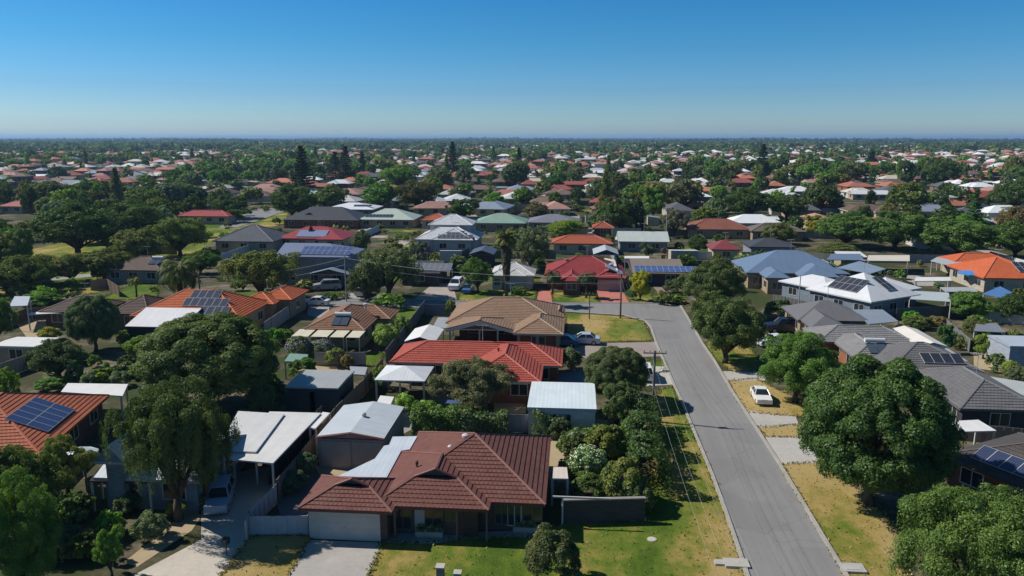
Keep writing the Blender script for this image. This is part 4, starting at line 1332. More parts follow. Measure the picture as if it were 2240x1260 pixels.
# brown roofed houses to the side
H = House('house', 'brown tiled house with white verandah edge behind the clipped tree', 'house', (75, 683), ze=2.5, rc='brown', wc='dbrick')
H.wing((78, 684), (215, 682), ('r', 648), 'x', 'hip', 'hip'); H.wing((228, 688), (330, 686), ('r', 645), 'x', 'hip', 'hip')
H.sheet('verandah_roof', [H.loc(u, v, 2.4) for u, v in ((62, 688), (140, 684), (140, 680), (66, 683))], 2.4, 'metal', (.62, .62, .6), posts=(0, 1))
H.autowin(('front',)); H.done()
canopy('grey-blue gabled wall and roof beyond the brown tiled house', [(20, 670), (60, 668), (66, 648), (32, 648)], 3.6, (.45, .48, .52), cat='shed', name='shed_roof')
S = House('shed', 'cream shed with flat white roof at the picture edge', 'shed', (-22, 758), ze=2.5, roof='metal', rc='white', wc='tan', pitch=3, oh=.15)
S.wing((-22, 758), (84, 757), (96, 738), 'x', 'gable', 'gable', thick=.2); S.autowin(('front',)); S.done()
H = House('house', 'dark brown roofed house with solar water heater beside the date palm', 'house', (215, 590), ze=2.6, rc='brown', wc='grey', pitch=20)
H.wing((222, 590), (352, 592), ('r', 561), 'x', 'hip', 'hip'); H.heater(0, 'front', (H.wings[0]['x1'] - H.wings[0]['x0']) * .68, 2.2)
H.sheet('verandah_roof', [H.loc(u, v, 2.4) for u, v in ((290, 591), (350, 592), (350, 589), (292, 588))], 2.45, 'metal', (.62, .62, .6))
H.autowin(('front',)); H.done()
# ------------------------------------------------------------------ far side of the cross street
H = House('house', 'long two-storey slate roofed house with double row of pale panels', 'house', (590, 562), ze=5.4, roof='metal', rc=(.17, .20, .30), wc='grey', pitch=18)
H.wing((600, 561), (764, 563), ('r', 532), 'x', 'gable', 'hip'); H.panels(0, 'front', 4.5, .8, 9, 2, rc=(.07, .10, .22)); H.autowin(('front',), density=4); 
H.done()
S = House('carport', 'slate gabled carport in front of the long two-storey house', 'carport', (676, 600), ze=2.7, roof='metal', rc=(.20, .235, .31), wc='dark', pitch=14)
w = S.wing((676, 599), (762, 601), 7, 'y', 'gable', 'gable', walls=False)
for x in (w['x0'] + .2, w['x1'] - .2): S.box_part('post', (x - .1, w['y0'] + .2, 0, x + .1, w['y0'] + .4, 2.5), M['paint'], (.35, .28, .22))
S.done()
H = House('house', 'low charcoal house with rows of pale panels behind the weeping tree', 'house', (872, 600), ze=2.5, rc='dark', wc='dark', roof='metal')
H.wing((872, 597), (962, 598), ('r', 570), 'x', 'gable', 'gable', pitch=14); H.panels(0, 'front', 1.0, 1.0, 8, 2, rc=(.16, .165, .17)); H.autowin(('front',)); H.done()
H = House('house', 'pale grey tiled house with two pointed hips behind the tall palm', 'house', (1070, 602), rc=(.50, .50, .48), wc='white', ze=2.7, pitch=25)
H.wing((1072, 602), (1170, 602), ('r', 574), 'x', 'hip', 'hip'); H.wing((1070, 603), (1104, 603), 9, 'y', 'hip', 'hip'); H.wing((1102, 603.5), (1150, 603.5), 9, 'y', 'hip', 'hip')
H.door(H.loc(1125, 602).x, H.wings[2]['y0'] + .48, 3.4, 2.2, (.33, .35, .37), 'garage_door', ribs=4); H.autowin(('front',), wings=[1, 0]); H.done()
S = House('carport', 'navy gabled roof behind the pale grey two-hip house', 'carport', (1026, 556), ze=2.8, roof='metal', rc=(.085, .095, .14), wc='dark', pitch=18)
S.wing((1026, 556), (1080, 557), 8, 'y', 'gable', 'gable'); S.done()
canopy('blue tarpaulin roof over the side yard by the low charcoal house', [(958, 588), (990, 590), (985, 575), (958, 574)], 2.5, (.10, .25, .42), cat='shade roof', name='shade_roof')
H = House('house', 'maroon tiled house with red brick driveways on both sides', 'house', (1192, 612), rc='maroon', wc='brick', ze=2.5, pitch=24)
H.wing((1190, 604), (1370, 604), ('r', 560), 'x', 'hip', 'hip'); H.wing((1226, 615), (1275, 615), 9, 'y', 'hip', 'hip'); w = H.wing((1303, 608), (1369, 608), 9, 'y', 'gablet', 'hip')
H.door((w['x0'] + w['x1']) / 2, w['y0'] + .48, 4.6, 2.1, (.36, .29, .29), 'garage_door', ribs=3); H.panels(2, 'left', 1.5, .5, 2, 2, rc=(.25, .27, .33)); 
H.panels(2, 'right', 1.5, .5, 4, 2, rc=(.45, .42, .42)); p = H.loc(1240, 570, 4.4); H.vent(p.x, p.y, 4.3, .4, (.2, .12, .1)); H.autowin(('front',), wings=[0, 1]); H.done()
canopy('cream sheet roof behind the maroon house', [(1322, 590), (1352, 592), (1345, 568), (1322, 564)], 3.4, 'cream', cat='patio roof', name='patio_roof')
S = House('carport', 'white and grey arched carport roof behind the maroon house', 'carport', (1300, 558), ze=2.8, roof='metal', rc=(.40, .43, .46), wc='dark', pitch=20)
S.wing((1298, 556), (1354, 557), 8, 'y', 'gable', 'gable', walls=False); S.done()
H = House('house', 'flat tan roofed house with two rows of blue panels near the corner', 'house', (1388, 598), ze=2.5, roof='metal', rc=(.22, .18, .14), wc='dark', pitch=8)
H.wing((1384, 598), (1500, 598), ('r', 566), 'x', 'gable', 'gable', pitch=9); H.panels(0, 'front', .5, .5, 11, 2, rc=(.06, .10, .26)); p = H.loc(1450, 575, 3)
H.box_part('chimney', (p.x - .4, p.y, 2, p.x + .4, p.y + .8, 4.6), M['wall'], (.30, .20, .13)); H.autowin(('front',)); H.done()
canopy('thin white flat roof edge beyond the tan roofed house', [(1366, 565), (1420, 565), (1420, 560), (1366, 560)], 3.0, 'white', cat='patio roof', name='patio_roof')
H = House('house', 'steel blue hip roofed house beside the tall street trees', 'house', (1640, 606), rc='blue', roof='metal', wc='tan', ze=3.0, pitch=25)
H.wing((1632, 596), (1862, 600), ('r', 547), 'x', 'hip', 'hip'); w = H.wing((1676, 608), (1730, 608), 8, 'y', 'hip', 'hip'); w = H.wing((1752, 606), (1838, 606), 9, 'y', 'hip', 'hip')
H.door((w['x0'] + w['x1']) / 2, w['y0'] + .48, 4.8, 2.2, (.03, .03, .03), 'garage_door'); H.panels(0, 'right', 2, 2, 4, 1); H.autowin(('front', 'left'), wings=[0, 1]); H.done()  # near-black panel paints the darkness of the open garage, not a real door
H = House('house', 'big white metal roofed house with two groups of dark panels', 'house', (1906, 661), FR=(2000, 646), rc=(.62, .63, .64), roof='metal', wc='bluegrey', ze=2.9, pitch=27)
w = H.wing_at(0, 0, 12, 12, 'x'); H.wing_at(1.5, 9, 9, 19, 'y', 'hip', 'hip', pitch=20); H.wing_at(9, 3, 17, 11, 'x', 'hip', 'hip', pitch=20)
H.panels(0, 'left', 3.2, 1.4, 5, 2, rc=(.035, .035, .045)); H.panels(0, 'front', 6.0, 1.8, 2, 2, rc=(.035, .035, .045)); H.autowin(('front', 'left'))
H.sheet('patio_roof', [H.loc(u, v, 2.8) for u, v in ((1990, 654), (2080, 660), (2075, 640), (2000, 636))], 2.8, 'metal', (.42, .46, .47), posts=(0, 1, 2)); H.done()
H = House('house', 'charcoal hip roofed house behind the round street trees', 'house', (1774, 718), rc='dgrey', roof='metal', wc='tan', ze=2.6, pitch=24)
H.wing((1745, 700), (1905, 703), ('r', 657), 'x', 'hip', 'hip'); H.wing((1774, 718), (1856, 718), 10, 'y', 'hip', 'hip')
H.sheet('patio_roof', [H.loc(u, v, 2.7) for u, v in ((1868, 677), (1931, 677), (1966, 703), (1900, 709))], 2.7, 'metal', (.22, .26, .31), posts=(1, 2, 3)); H.autowin(('front', 'left')); H.done()
H = House('house', 'weathered grey tiled house with orange brick end wall', 'house', (1869, 783), rc='grey', wc=(.33, .135, .07), ze=2.6, pitch=22)
H.wing((1869, 783), (1965, 783), (1785, 735), 'y', 'hip', 'hip'); H.wing((1790, 748), (2010, 752), ('r', 713), 'x', 'hip', 'hip')
H.heater(0, 'front', (H.wings[0]['x1'] - H.wings[0]['x0']) * .4, .7)
H.sheet('patio_roof', [H.loc(u, v, 2.75) for u, v in ((1962, 783), (2118, 790), (2072, 760), (1962, 752))], 2.72, 'metal', (.34, .355, .37), posts=(1, 2)); H.autowin(('left', 'front')); H.done()
S = House('carport', 'cream gabled patio roof behind the weathered grey tiled house', 'patio roof', (2012, 757), ze=2.9, roof='metal', rc=(.68, .64, .57), wc='grey', pitch=15)
S.wing((2012, 758), (2072, 757), (1990, 720), 'y', 'gable', 'gable', walls=False); S.done()
H = House('house', 'dark grey tiled house with long roof falling past the big round tree', 'house', (2100, 896), rc='dgrey', wc='dark', ze=2.6, pitch=23)
H.wing((2104, 897), (2290, 897), (2160, 815), 'y', 'hip', 'hip'); H.wing((1950, 812), (2150, 812), 9, 'x', 'hip', 'hip'); H.panels(1, 'front', 4, 1.2, 4, 1, rc=(.02, .022, .03)); H.autowin(('front', 'left')); 
H.done()
canopy('long pale slatted pergola beside the dark grey tiled house', [(2215, 880), (2290, 900), (2240, 835), (2130, 818)], 2.3, (.40, .43, .42), cat='pergola', name='pergola')
H = House('house', 'dark brown tiled house with panels behind the drooping corner tree', 'house', (2056, 994), FR=(2233, 1064), rc=(.085, .074, .070), wc='brick', ze=2.6, pitch=23)
w = H.wing_at(0, 0, 16, 10, 'x', 'hip', 'hip')
H.panels(0, 'front', 2.0, .8, 4, 1, rc=(.03, .04, .09)); H.panels(0, 'front', 9.0, .8, 3, 2, rc=(.03, .04, .09)); H.autowin(('front', 'left')); H.done()
canopy('white flat patio roof between the dark grey and dark brown houses', [(2060, 945), (2180, 942), (2140, 918), (2062, 922)], 2.7, 'white', cat='patio roof', name='patio_roof')
H = House('house', 'vivid orange tiled house with scattered dark panels by the picture edge', 'house', (2150, 606), rc=(.52, .12, .045), wc='cream', ze=2.7, pitch=22)
H.wing((2146, 606), (2300, 612), ('r', 562), 'x', 'hip', 'hip'); H.wing((2090, 575), (2220, 575), ('r', 554), 'x', 'hip', 'hip'); H.panels(0, 'front', 7, 2, 2, 2, rc=(.02, .025, .035)); H.panels(0, 'front', 10.5, 3.4, 4, 1, rc=(.02, .025, .035)); H.autowin(('front', 'left')); H.done()
for lab, px, z, rc, cat in (
    ('blue sheet shed roof beside the steel blue house', [(1808, 568), (1890, 569), (1882, 555), (1818, 555)], 2.8, (.14, .19, .27), 'shed'),
    ('steel blue and white patio roof between two metal roofed houses', [(1832, 585), (1905, 598), (1938, 588), (1880, 571)], 2.8, (.22, .28, .36), 'patio roof'),
    ('cream flat shed roof beyond the blue sheet roof', [(1896, 570), (1990, 571), (1990, 558), (1900, 558)], 2.8, 'cream', 'shed'),
    ('long pale grey verandah roof beside the vivid orange house', [(2036, 570), (2115, 589), (2150, 580), (2050, 562)], 2.8, (.40, .43, .44), 'patio roof'),
    ('white flat roof in the yard beyond the big white house', [(2000, 615), (2082, 614), (2078, 606), (2004, 606)], 2.6, 'white', 'shed'),
    ('grey flat patio roof beside the blue shade sail', [(2070, 638), (2140, 638), (2128, 628), (2056, 628)], 2.5, (.36, .38, .39), 'patio roof'),
    ('blue fabric shade sail near the picture edge', [(2150, 642), (2190, 650), (2215, 640), (2188, 626)], 2.8, (.08, .19, .40), 'shade sail'),
    ('small grey garden shed roof among the backyard shrubs', [(2130, 724), (2200, 727), (2180, 706), (2136, 708)], 2.4, (.20, .21, .23), 'shed')):
    canopy(lab, px, z, rc, cat=cat, name=cat.replace(' ', '_') if 'roof' in cat or 'sail' in cat else 'shed_roof')
S = House('shed', 'tall pale blue-grey shed cut by the picture edge', 'shed', (2205, 748), ze=3.2, roof='metal', rc=(.40, .45, .52), wc=(.36, .40, .47), pitch=8, oh=.1)
S.wing((2212, 758), (2310, 758), 5, 'x', 'gable', 'gable'); S.done()
# ------------------------------------------------------------------ second row beyond the cross street
def simple(label, FL, FR, back, rc, wc='cream', roof='tile', ze=2.6, pitch=22, axis='x', ends=('hip', 'hip'), panels=None, win=('front',), ext=None, fc=None):
    H = House('house', label, 'house', FL, ze=ze, rc=rc, wc=wc, roof=roof, pitch=pitch)
    H.wing(FL, FR, ('r', back[1]) if isinstance(back, tuple) else back, axis, *ends)
    if ext: H.wing(*ext)
    if panels: H.panels(*panels)
    if fc: H.fc = fc
    H.autowin(win, density=4.0)
    return H.done()
simple('navy black roofed brick house beside the side street', (622, 479), (780, 484), (760, 452), 'dark', 'brick', 'metal', ext=((640, 481), (700, 481), 9, 'y', 'gablet', 'hip'), pitch=25)
simple('white iron roofed house with one dark panel strip beyond the navy roof', (712, 456), (812, 460), (808, 443), (.66, .68, .72), 'grey', 'metal', pitch=14, panels=(0, 'front', 10, 3, 6, 1))
simple('pale green iron roofed house with panel strip beside the navy roof', (782, 480), (905, 481), (890, 456), 'pgreen', 'tan', 'metal', panels=(0, 'front', 2, 1.5, 8, 1), pitch=22)
simple('little orange tiled roof behind the two-storey white house', (918, 482), (985, 482), (980, 467), 'rust', 'cream')
H = House('house', 'two-storey white house with stepped grey panels on its lower roof', 'house', (908, 524), rc=(.52, .53, .55), wc=(.50, .49, .48), roof='tile', ze=3.0, pitch=24)
H.wing((905, 524), (1045, 524), 13, 'x', 'hip', 'hip'); H.wing((942, 525), (1035, 525), 9, 'y', 'hip', 'hip')
H.wing((935, 492), (1034, 492), 9.5, 'x', 'hip', 'hip', ze=5.9)
H.panels(1, 'front', 1.5, .6, 8, 1, rc=(.07, .075, .08)); H.panels(1, 'front', 3.5, 2.4, 4, 1, rc=(.07, .075, .08)); H.autowin(('front',)); H.done()
simple('sea green iron roofed house beside the two-storey white house', (1036, 487), (1150, 489), (1145, 466), 'green', 'tan', 'metal', pitch=20, fc=(.5, .55, .48))
simple('grey purple roofed house behind the clipped bright hedge', (1152, 488), (1268, 486), (1262, 468), (.19, .19, .225), 'cream', 'metal', pitch=16)
simple('dark slate tiled house in front of the side street bend', (462, 528), (600, 528), (590, 492), 'slate', 'cream', pitch=25)
simple('crimson iron roofed house with pale panels behind a dark pine', (594, 524), (758, 520), (735, 495), (.30, .045, .05), 'cream', 'metal', panels=(0, 'front', 5, .8, 7, 2, (.22, .25, .40)), pitch=21, ext=((690, 524), (752, 524), 9, 'y', 'hip', 'hip'))
simple('orange tiled house with cream front above the maroon house', (1206, 534), (1340, 532), (1335, 514), 'rust', (.55, .45, .33), pitch=20)
simple('pale grey-green iron roofed house with wide plain gable', (1352, 527), (1466, 530), (1456, 506), (.46, .50, .47), 'grey', 'metal', pitch=20, ends=('gable', 'gable'))
simple('charcoal roofed house with white verandah beyond the steel blue house', (1640, 540), (1745, 541), (1740, 520), 'dark', 'grey', 'metal', pitch=18)
simple('dark red roofed house with white side patio near the street trees', (1556, 545), (1625, 547), (1610, 524), (.22, .05, .05), 'cream', 'metal')
simple('brown roofed house among shrubs beyond the charcoal roof', (1642, 505), (1765, 508), (1755, 488), (.15, .125, .11), 'tan')
simple('long red-brown tiled house beyond the tall dark trees', (1502, 498), (1652, 506), (1640, 478), (.24, .09, .06), 'tan')
simple('red tiled house at the picture edge among park trees', (-20, 453), (62, 450), (60, 440), 'pink', 'cream')
simple('crimson roofed house with white gable beside the park trees', (398, 470), (488, 476), (482, 460), (.33, .055, .06), 'cream')
simple('small brick red roof under the tall dark trees', (1296, 499), (1345, 500), (1342, 484), (.30, .08, .05), 'dbrick')
canopy('small white flat roof beside the wide plain gable house', [(1345, 524), (1385, 524), (1385, 515), (1348, 515)], 2.7, 'cream', cat='carport', name='carport')
# ------------------------------------------------------------------ fences and garden walls
fence([(547, 1172), (675, 1170)], 1.45, (.40, .40, .43), 'pale grey panel gate fence between driveway and garage wall')
fence([(540, 1184), (548, 1163), (608, 1098)], 1.5, (.46, .47, .48), 'pale grey fence running back along the shaded driveway')
fence([(608, 1098), (655, 1040), (735, 930), (800, 862), (838, 815)], 1.8, (.22, .19, .16), 'long brown fence beside the white carport and teal shed')
fence([(590, 1062), (706, 944)], 2.5, (.07, .065, .06), 'dark panel added under the long white carport roof to darken it')  # dark panel added so the space under the roof reads dark
fence([(462, 1062), (500, 1010), (530, 975)], 2.5, (.07, .065, .06), 'added dark screen between the weeping trees and long white carport, blocking the sun')  # added screen: keeps the sun from lighting the ground under the carport
fence([(905, 945), (1105, 946), (1250, 948)], 1.8, (.24, .25, .27), 'grey panel fence behind the long clipped hedge')
fence([(690, 800), (800, 800)], 1.7, (.38, .36, .33), 'pale panel fence behind the teal shed roof')
fence([(845, 795), (905, 715), (930, 680)], 1.8, (.20, .21, .23), 'charcoal fence between the awning house and the tan house')
fence([(930, 690), (985, 692)], 1.8, (.20, .21, .23), 'short charcoal fence panel beside the tan house verge')
fence([(580, 735), (668, 672)], 2.0, (.36, .35, .36), 'pale grey wall beside the orange house with dark panels')
fence([(0, 830), (100, 795), (108, 790)], 1.8, (.42, .34, .27), 'cream panel fence below the cream shed')
fence([(200, 636), (236, 632), (262, 650)], 1.9, (.26, .19, .15), 'brown timber fence by the park lawn')
fence([(1960, 700), (2120, 692)], 1.8, (.10, .11, .12), 'dark panel fence beneath the big white house')
fence([(2070, 725), (2120, 770)], 1.7, (.20, .21, .21), 'grey green fence in the shrubby backyard')
fence([(2060, 960), (2240, 975)], 1.6, (.26, .20, .15), 'brown fence behind the dark brown tiled house')
fence([(2140, 700), (2240, 712)], 1.5, (.50, .44, .35), 'cream wall behind the small garden shed')
fence([(1690, 664), (1800, 690)], 1.6, (.13, .12, .12), 'dark fence in front of the steel blue house')
fence([(190, 1060), (196, 1128)], 1.6, (.10, .08, .07), 'dark timber screen beside the pale weatherboard house')
fence([(0, 722), (60, 700), (175, 690)], 1.8, (.20, .15, .12), 'dark fence below the brown house verandah')
fence([(985, 604), (1000, 575), (1026, 560)], 1.9, (.07, .07, .075), 'black fence beside the driveway with the white van')
fence([(1240, 950), (1330, 952)], 1.5, (.20, .19, .18), 'grey fence end hidden among the corner shrubs')
# dark brick garden wall beside the lawn
a, b = G(1232, 1146), G(1410, 1141)
e = empty('garden_wall', (a.x, a.y, 0), math.atan2(b.y - a.y, b.x - a.x)); tag(e, 'dark brick garden wall between the lawn and the shrubs', 'garden wall')
L = (b - a).length
mb = MB(); mb.box(0, 0, 0, L, .22, 1.75); mb.build('wall', M['wall'], e, (.085, .075, .07), uv=True)
mb = MB(); mb.box(-.04, -.05, 1.75, L + .04, .27, 1.84); mb.build('coping', M['concrete'], e, (.25, .23, .21))
a = G(1230, 1149)
e = empty('pergola', a); tag(e, 'slim white post and beam at the end of the brick garden wall', 'pergola')
mb = MB(); mb.tube([(0, 0, 0), (0, 0, 2.1)], .06, 8); mb.build('post', M['paint'], e, (.6, .6, .58))
mb = MB(); mb.box(-.7, -.06, 2.1, 3.4, .06, 2.22); mb.build('beam', M['paint'], e, (.45, .43, .40))
canopy('small cream flat roof beside the brown tiled house', [(1207, 1046), (1243, 1047), (1240, 1022), (1210, 1021)], 2.2, (.60, .52, .44), cat='awning', name='side_awning')
# ------------------------------------------------------------------ poles and cables
def pole(u, vb, vt, label, arms=1, col=(.20, .155, .12), rad=.15, greenbase=False, arm_len=2.2):
    b = G(u, vb); h = hgt(b, vt)
    e = empty('utility_pole', b); tag(e, label, 'utility pole')
    mb = MB(); mb.tube([(0, 0, 0), (0, 0, h)], [rad, rad * .72], 9); mb.build('shaft', M['wood'], e, col)
    for k in range(arms):
        z = h - .25 - k * 1.3
        mb = MB(); mb.box(-arm_len / 2, -.05, z - .05, arm_len / 2, .05, z + .05)
        for x in (-.46, -.2, .2, .46): mb.tube([(x * arm_len, 0, z + .07), (x * arm_len, 0, z + .25)], .05, 5)
        mb.build('crossarm', M['wood'], e, col)
    if greenbase:
        mb = MB(); mb.tube([(0, 0, 0), (0, 0, 1.5)], [.27, .19], 10); mb.build('base_sleeve', M['paint'], e, (.07, .15, .10))
    return b, h
pb, ph = pole(1427, 922, 767, 'timber power pole with crossarm and green base on the verge', greenbase=True, arms=1, arm_len=2.2, col=(.17, .15, .145))
mb = MB(); mb.tube([(0, 0, 0), (.9, -.1, .5)], .05, 6); mb.box(.8, -.2, .42, 1.4, .05, .56)
o = mb.build('street_lamp', M['paint'], None, (.4, .4, .4)); o.location = (pb.x, pb.y, ph * .66); tag(o, 'small street lamp bracketed to the green based power pole', 'street lamp')
pc, pch = pole(1357, 696, 598, 'timber power pole on the corner lawn by the cross street', arms=1, arm_len=1.6)
pole(1289, 698, 640, 'thin pole with curved lamp arms on the corner lawn', arms=1, rad=.10, arm_len=2.4)
pd, pdh = pole(440, 672, 600, 'timber power pole behind the orange house with dark panels', arms=1)
pole(1456, 545, 455, 'distant grey power pole among the tall dark trees', arms=1, col=(.3, .3, .29))
pole(758, 660, 560, 'grey pole beside the slate carport on the cross street', arms=0, col=(.3, .3, .3), rad=.12)
pole(1745, 690, 600, 'slim grey pole in front of the steel blue house', arms=0, col=(.35, .35, .36), rad=.09)
def cable(p, q, sag, label, rad=.022, col=(.06, .06, .06)):
    pts = []
    for i in range(13):
        t = i / 12
        r = p.lerp(q, t); r.z -= sag * 4 * t * (1 - t)
        pts.append(r)
    mb = MB(); mb.tube(pts, rad, 4)
    o = mb.build('power_cable', M['rubber'] if col[0] < .1 else M['paint'], None, col)
    return tag(o, label, 'cable', 'overhead power cables')
for k, x in enumerate((-1.1, -.45, .3, .9)):
    cable(Vector((pb.x + x, pb.y, ph)), Vector((pb.x + x + .3, pb.y - 52, ph + .4)), 1.0, 'pale overhead cable sagging from the green based pole above the verge', .0065, (.34, .34, .32))
    cable(Vector((pb.x + x, pb.y, ph)), Vector((pc.x + x * .6, pc.y, pch)), .8, 'overhead cable from the green based pole to the corner lawn pole', .009, (.2, .2, .2))
for z in (0, -1.1):
    cable(Vector((pc.x, pc.y, pch - .3 + z)), Vector((G(758, 660).x, G(758, 660).y, 7.4 + z)), 1.2, 'pale overhead cable along the cross street', .02, (.5, .5, .48))
    cable(Vector((G(758, 660).x, G(758, 660).y, 7.4 + z)), Vector((pd.x, pd.y, pdh - .3 + z)), .9, 'pale overhead cable from the slate carport pole to the orange house', .02, (.5, .5, .48))
# ------------------------------------------------------------------ cars
SIL, WHT = (.42, .44, .46), (.72, .72, .72)
car(483, 1104, 286, (.30, .35, .45), 'silver hatchback in the shade at the end of the concrete driveway', 'suv', .92)
car(1664, 876, 268, WHT, 'white sedan parked on the dry verge beside the road', 'sedan', .88)
car(1276, 752, 178, (.40, .47, .55), 'silver blue sedan on the brick driveway by the tan house', 'sedan')
car(1228, 756, 178, (.08, .14, .28), 'dark blue car half behind the silver blue sedan', 'sedan')
car(692, 668, 178, WHT, 'white sedan on the driveway beside the orange garage', 'sedan')
car(796, 646, 80, SIL, 'silver hatchback nosing into the verge under the weeping tree', 'suv', .9)
car(998, 632, 265, WHT, 'white van parked on the driveway beside the black fence', 'suv', 1.1)
car(1024, 640, 265, (.06, .14, .38), 'blue hatchback on the lawn beside the white van', 'suv', .85)
car(716, 634, 200, (.35, .36, .37), 'grey pickup under the slate gabled carport', 'suv', 1.1)
car(1715, 726, 182, (.012, .012, .014), 'black four wheel drive behind the street trees', 'suv', 1.15)
car(1690, 756, 200, WHT, 'white car half hidden behind the bright green tree', 'sedan')
car(1410, 826, 90, WHT, 'white car parked behind the round trees near the power pole', 'suv', .95)
car(1302, 518, 180, WHT, 'white car behind the orange tiled house', 'suv', 1.0)
car(1364, 546, 265, WHT, 'white car beside the arched carport roof', 'suv', 1.0)
# ------------------------------------------------------------------ small garden things
def planter(u, v, w, label):
    p = G(u, v); e = empty('planter', p); tag(e, label, 'planter')
    mb = MB(); mb.box(-w / 2, -.3, 0, w / 2, .3, .42); mb.build('trough', M['concrete'], e, (.36, .33, .28))
    rg = np.random.default_rng(int(u)); n = 260
    q = np.stack([rg.uniform(-w / 2 + .1, w / 2 - .1, n), rg.uniform(-.25, .25, n), .42 + rg.random(n) * .45], 1)
    link('plants', quads_mesh('plants', leaf_arrays(q, np.tile([0, -.3, .8], (n, 1)), .12, rg), M['leaf'], rg.random(n)), e, GREEN['gg'])
planter(940, 1172, 1.9, 'low concrete planter with leafy plants by the front porch')
planter(1148, 1162, 1.6, 'low concrete planter with leafy plants beneath the front window')
def letterbox(u, v, label, brick=False):
    p = G(u, v); e = empty('letterbox', p); tag(e, label, 'letterbox')
    if brick:
        mb = MB(); mb.box(-.75, -.2, 0, -.3, .25, 1.0); mb.box(.35, -.2, 0, .75, .2, .65); mb.build('piers', M['wall'], e, (.36, .28, .22), uv=True)
        mb = MB(); mb.box(-.8, -.25, 1.0, -.25, .3, 1.08); mb.box(.3, -.25, .65, .8, .25, .73); mb.build('caps', M['concrete'], e, (.45, .42, .37))
        mb = MB(); mb.box(-.3, -.08, .2, .35, .1, .32); mb.build('rail', M['concrete'], e, (.4, .37, .33))
    else:
        mb = MB(); mb.tube([(0, 0, 0), (0, 0, .85)], .04, 6); mb.build('post', M['wood'], e, (.1, .09, .08))
        mb = MB(); mb.box(-.18, -.24, .85, .18, .24, 1.12); mb.prism([(-.2, -.26), (.2, -.26), (.2, .26), (-.2, .26)], 1.12, [1.14, 1.14, 1.24, 1.24]); mb.build('box', M['paint'], e, (.05, .05, .05))
letterbox(496, 1216, 'dark letterbox on a thin post beside the concrete driveway')
letterbox(982, 1273, 'brick letterbox piers on the front lawn edge', True)
def lid(u, v, label, col, r=.32):
    p = G(u, v); mb = MB(); mb.tube([(0, 0, .0), (0, 0, .07)], r, 14); mb.tube([(0, 0, .07), (0, 0, .09)], r * .8, 14)
    o = mb.build('drain_cover', M['concrete'], None, col); o.location = p; tag(o, label, 'drain cover')
lid(1426, 1181, 'round pale drain cover on the dry patch of lawn', (.5, .48, .42))
p = G(1622, 1236); mb = MB(); mb.box(-1.1, -.5, .0, .45, .5, .19); mb.box(-1.7, -.25, 0, -1.1, .3, .16)
o = mb.build('gully_cover', M['concrete'], None, (.42, .40, .36)); o.location = p; tag(o, 'concrete gully cover on the kerb beside the road', 'gully cover')
p = G(1866, 1246); mb = MB(); mb.box(-.7, -.5, 0, .7, .5, .17); mb.box(-.5, -.3, .17, .5, .3, .19)
o = mb.build('gully_cover', M['concrete'], None, (.40, .39, .37)); o.location = p; tag(o, 'grey concrete gully cover on the straw coloured verge', 'gully cover')
def bin_(u, v, col, lidc, label):
    p = G(u, v); e = empty('wheelie_bin', p); tag(e, label, 'bin')
    mb = MB(); mb.prism([(-.25, -.28), (.25, -.28), (.25, .28), (-.25, .28)], .06, .95); mb.build('body', M['paint'], e, col)
    mb = MB(); mb.prism([(-.29, -.34), (.29, -.34), (.29, .32), (-.29, .32)], .95, [.99, .99, 1.07, 1.07]); mb.build('lid', M['paint'], e, lidc)
    mb = MB()
    for x in (-.24, .24): mb.tube([(x - .04, .28, .12), (x + .04, .28, .12)], .12, 8)
    mb.build('wheels', M['rubber'], e)
bin_(616, 1078, (.03, .09, .07), (.04, .20, .16), 'dark green wheelie bin behind the pale driveway fence')
bin_(628, 1072, (.03, .09, .07), (.06, .06, .06), 'wheelie bin with black lid behind the pale driveway fence')
mb = MB(); P = G(996, 889); mb.box(-1.0, -.5, .35, 1.0, .5, .5); mb.tube([(-.8, 0, 0), (-.8, 0, .35)], .06, 6); mb.tube([(.8, 0, 0), (.8, 0, .35)], .06, 6)
o = mb.build('garden_table', M['paint'], None, (.06, .10, .24)); o.location = P; tag(o, 'blue covered garden table beneath the grey-green weeping tree', 'garden table')
def umbrella(u, v, col, label, r=2.2, h=2.6):
    p = G(u, v); e = empty('garden_umbrella', p); tag(e, label, 'umbrella')
    mb = MB(); mb.tube([(0, 0, 0), (0, 0, h)], .04, 6); mb.build('pole', M['paint'], e, (.5, .5, .5))
    mb = MB()
    for k in range(8):
        a0, a1 = k * math.pi / 4, (k + 1) * math.pi / 4
        A, B = (r * math.cos(a0), r * math.sin(a0), h - .55), (r * math.cos(a1), r * math.sin(a1), h - .55)
        mb.face([A, B, (0, 0, h)]); mb.face([(B[0], B[1], B[2] - .02), (A[0], A[1], A[2] - .02), (0, 0, h - .03)])
        mb.face([(A[0], A[1], A[2] - .2), (B[0], B[1], B[2] - .2), B, A])
    mb.build('canopy', M['paint'], e, col)
umbrella(2130, 628, (.06, .22, .50), 'round bright blue garden umbrella near the vivid orange house', 3.0, 3.2)
umbrella(183, 1040, (.55, .62, .68), 'white garden umbrella at the corner of the pale weatherboard house', 1.3, 2.5)
umbrella(1088, 735, (.55, .56, .48), 'cream garden umbrella under the tan house verandah', 1.6, 2.3)
canopy('green shade cloth roof among the lilac flowers', [(622, 790), (668, 792), (674, 775), (634, 773)], 2.2, (.19, .30, .25), cat='shade roof', name='shade_roof')
canopy('small white hatch roof beside the beige shed', [(820, 889), (852, 890), (862, 868), (832, 865)], 1.9, 'white', cat='garden shed', name='shed_roof')
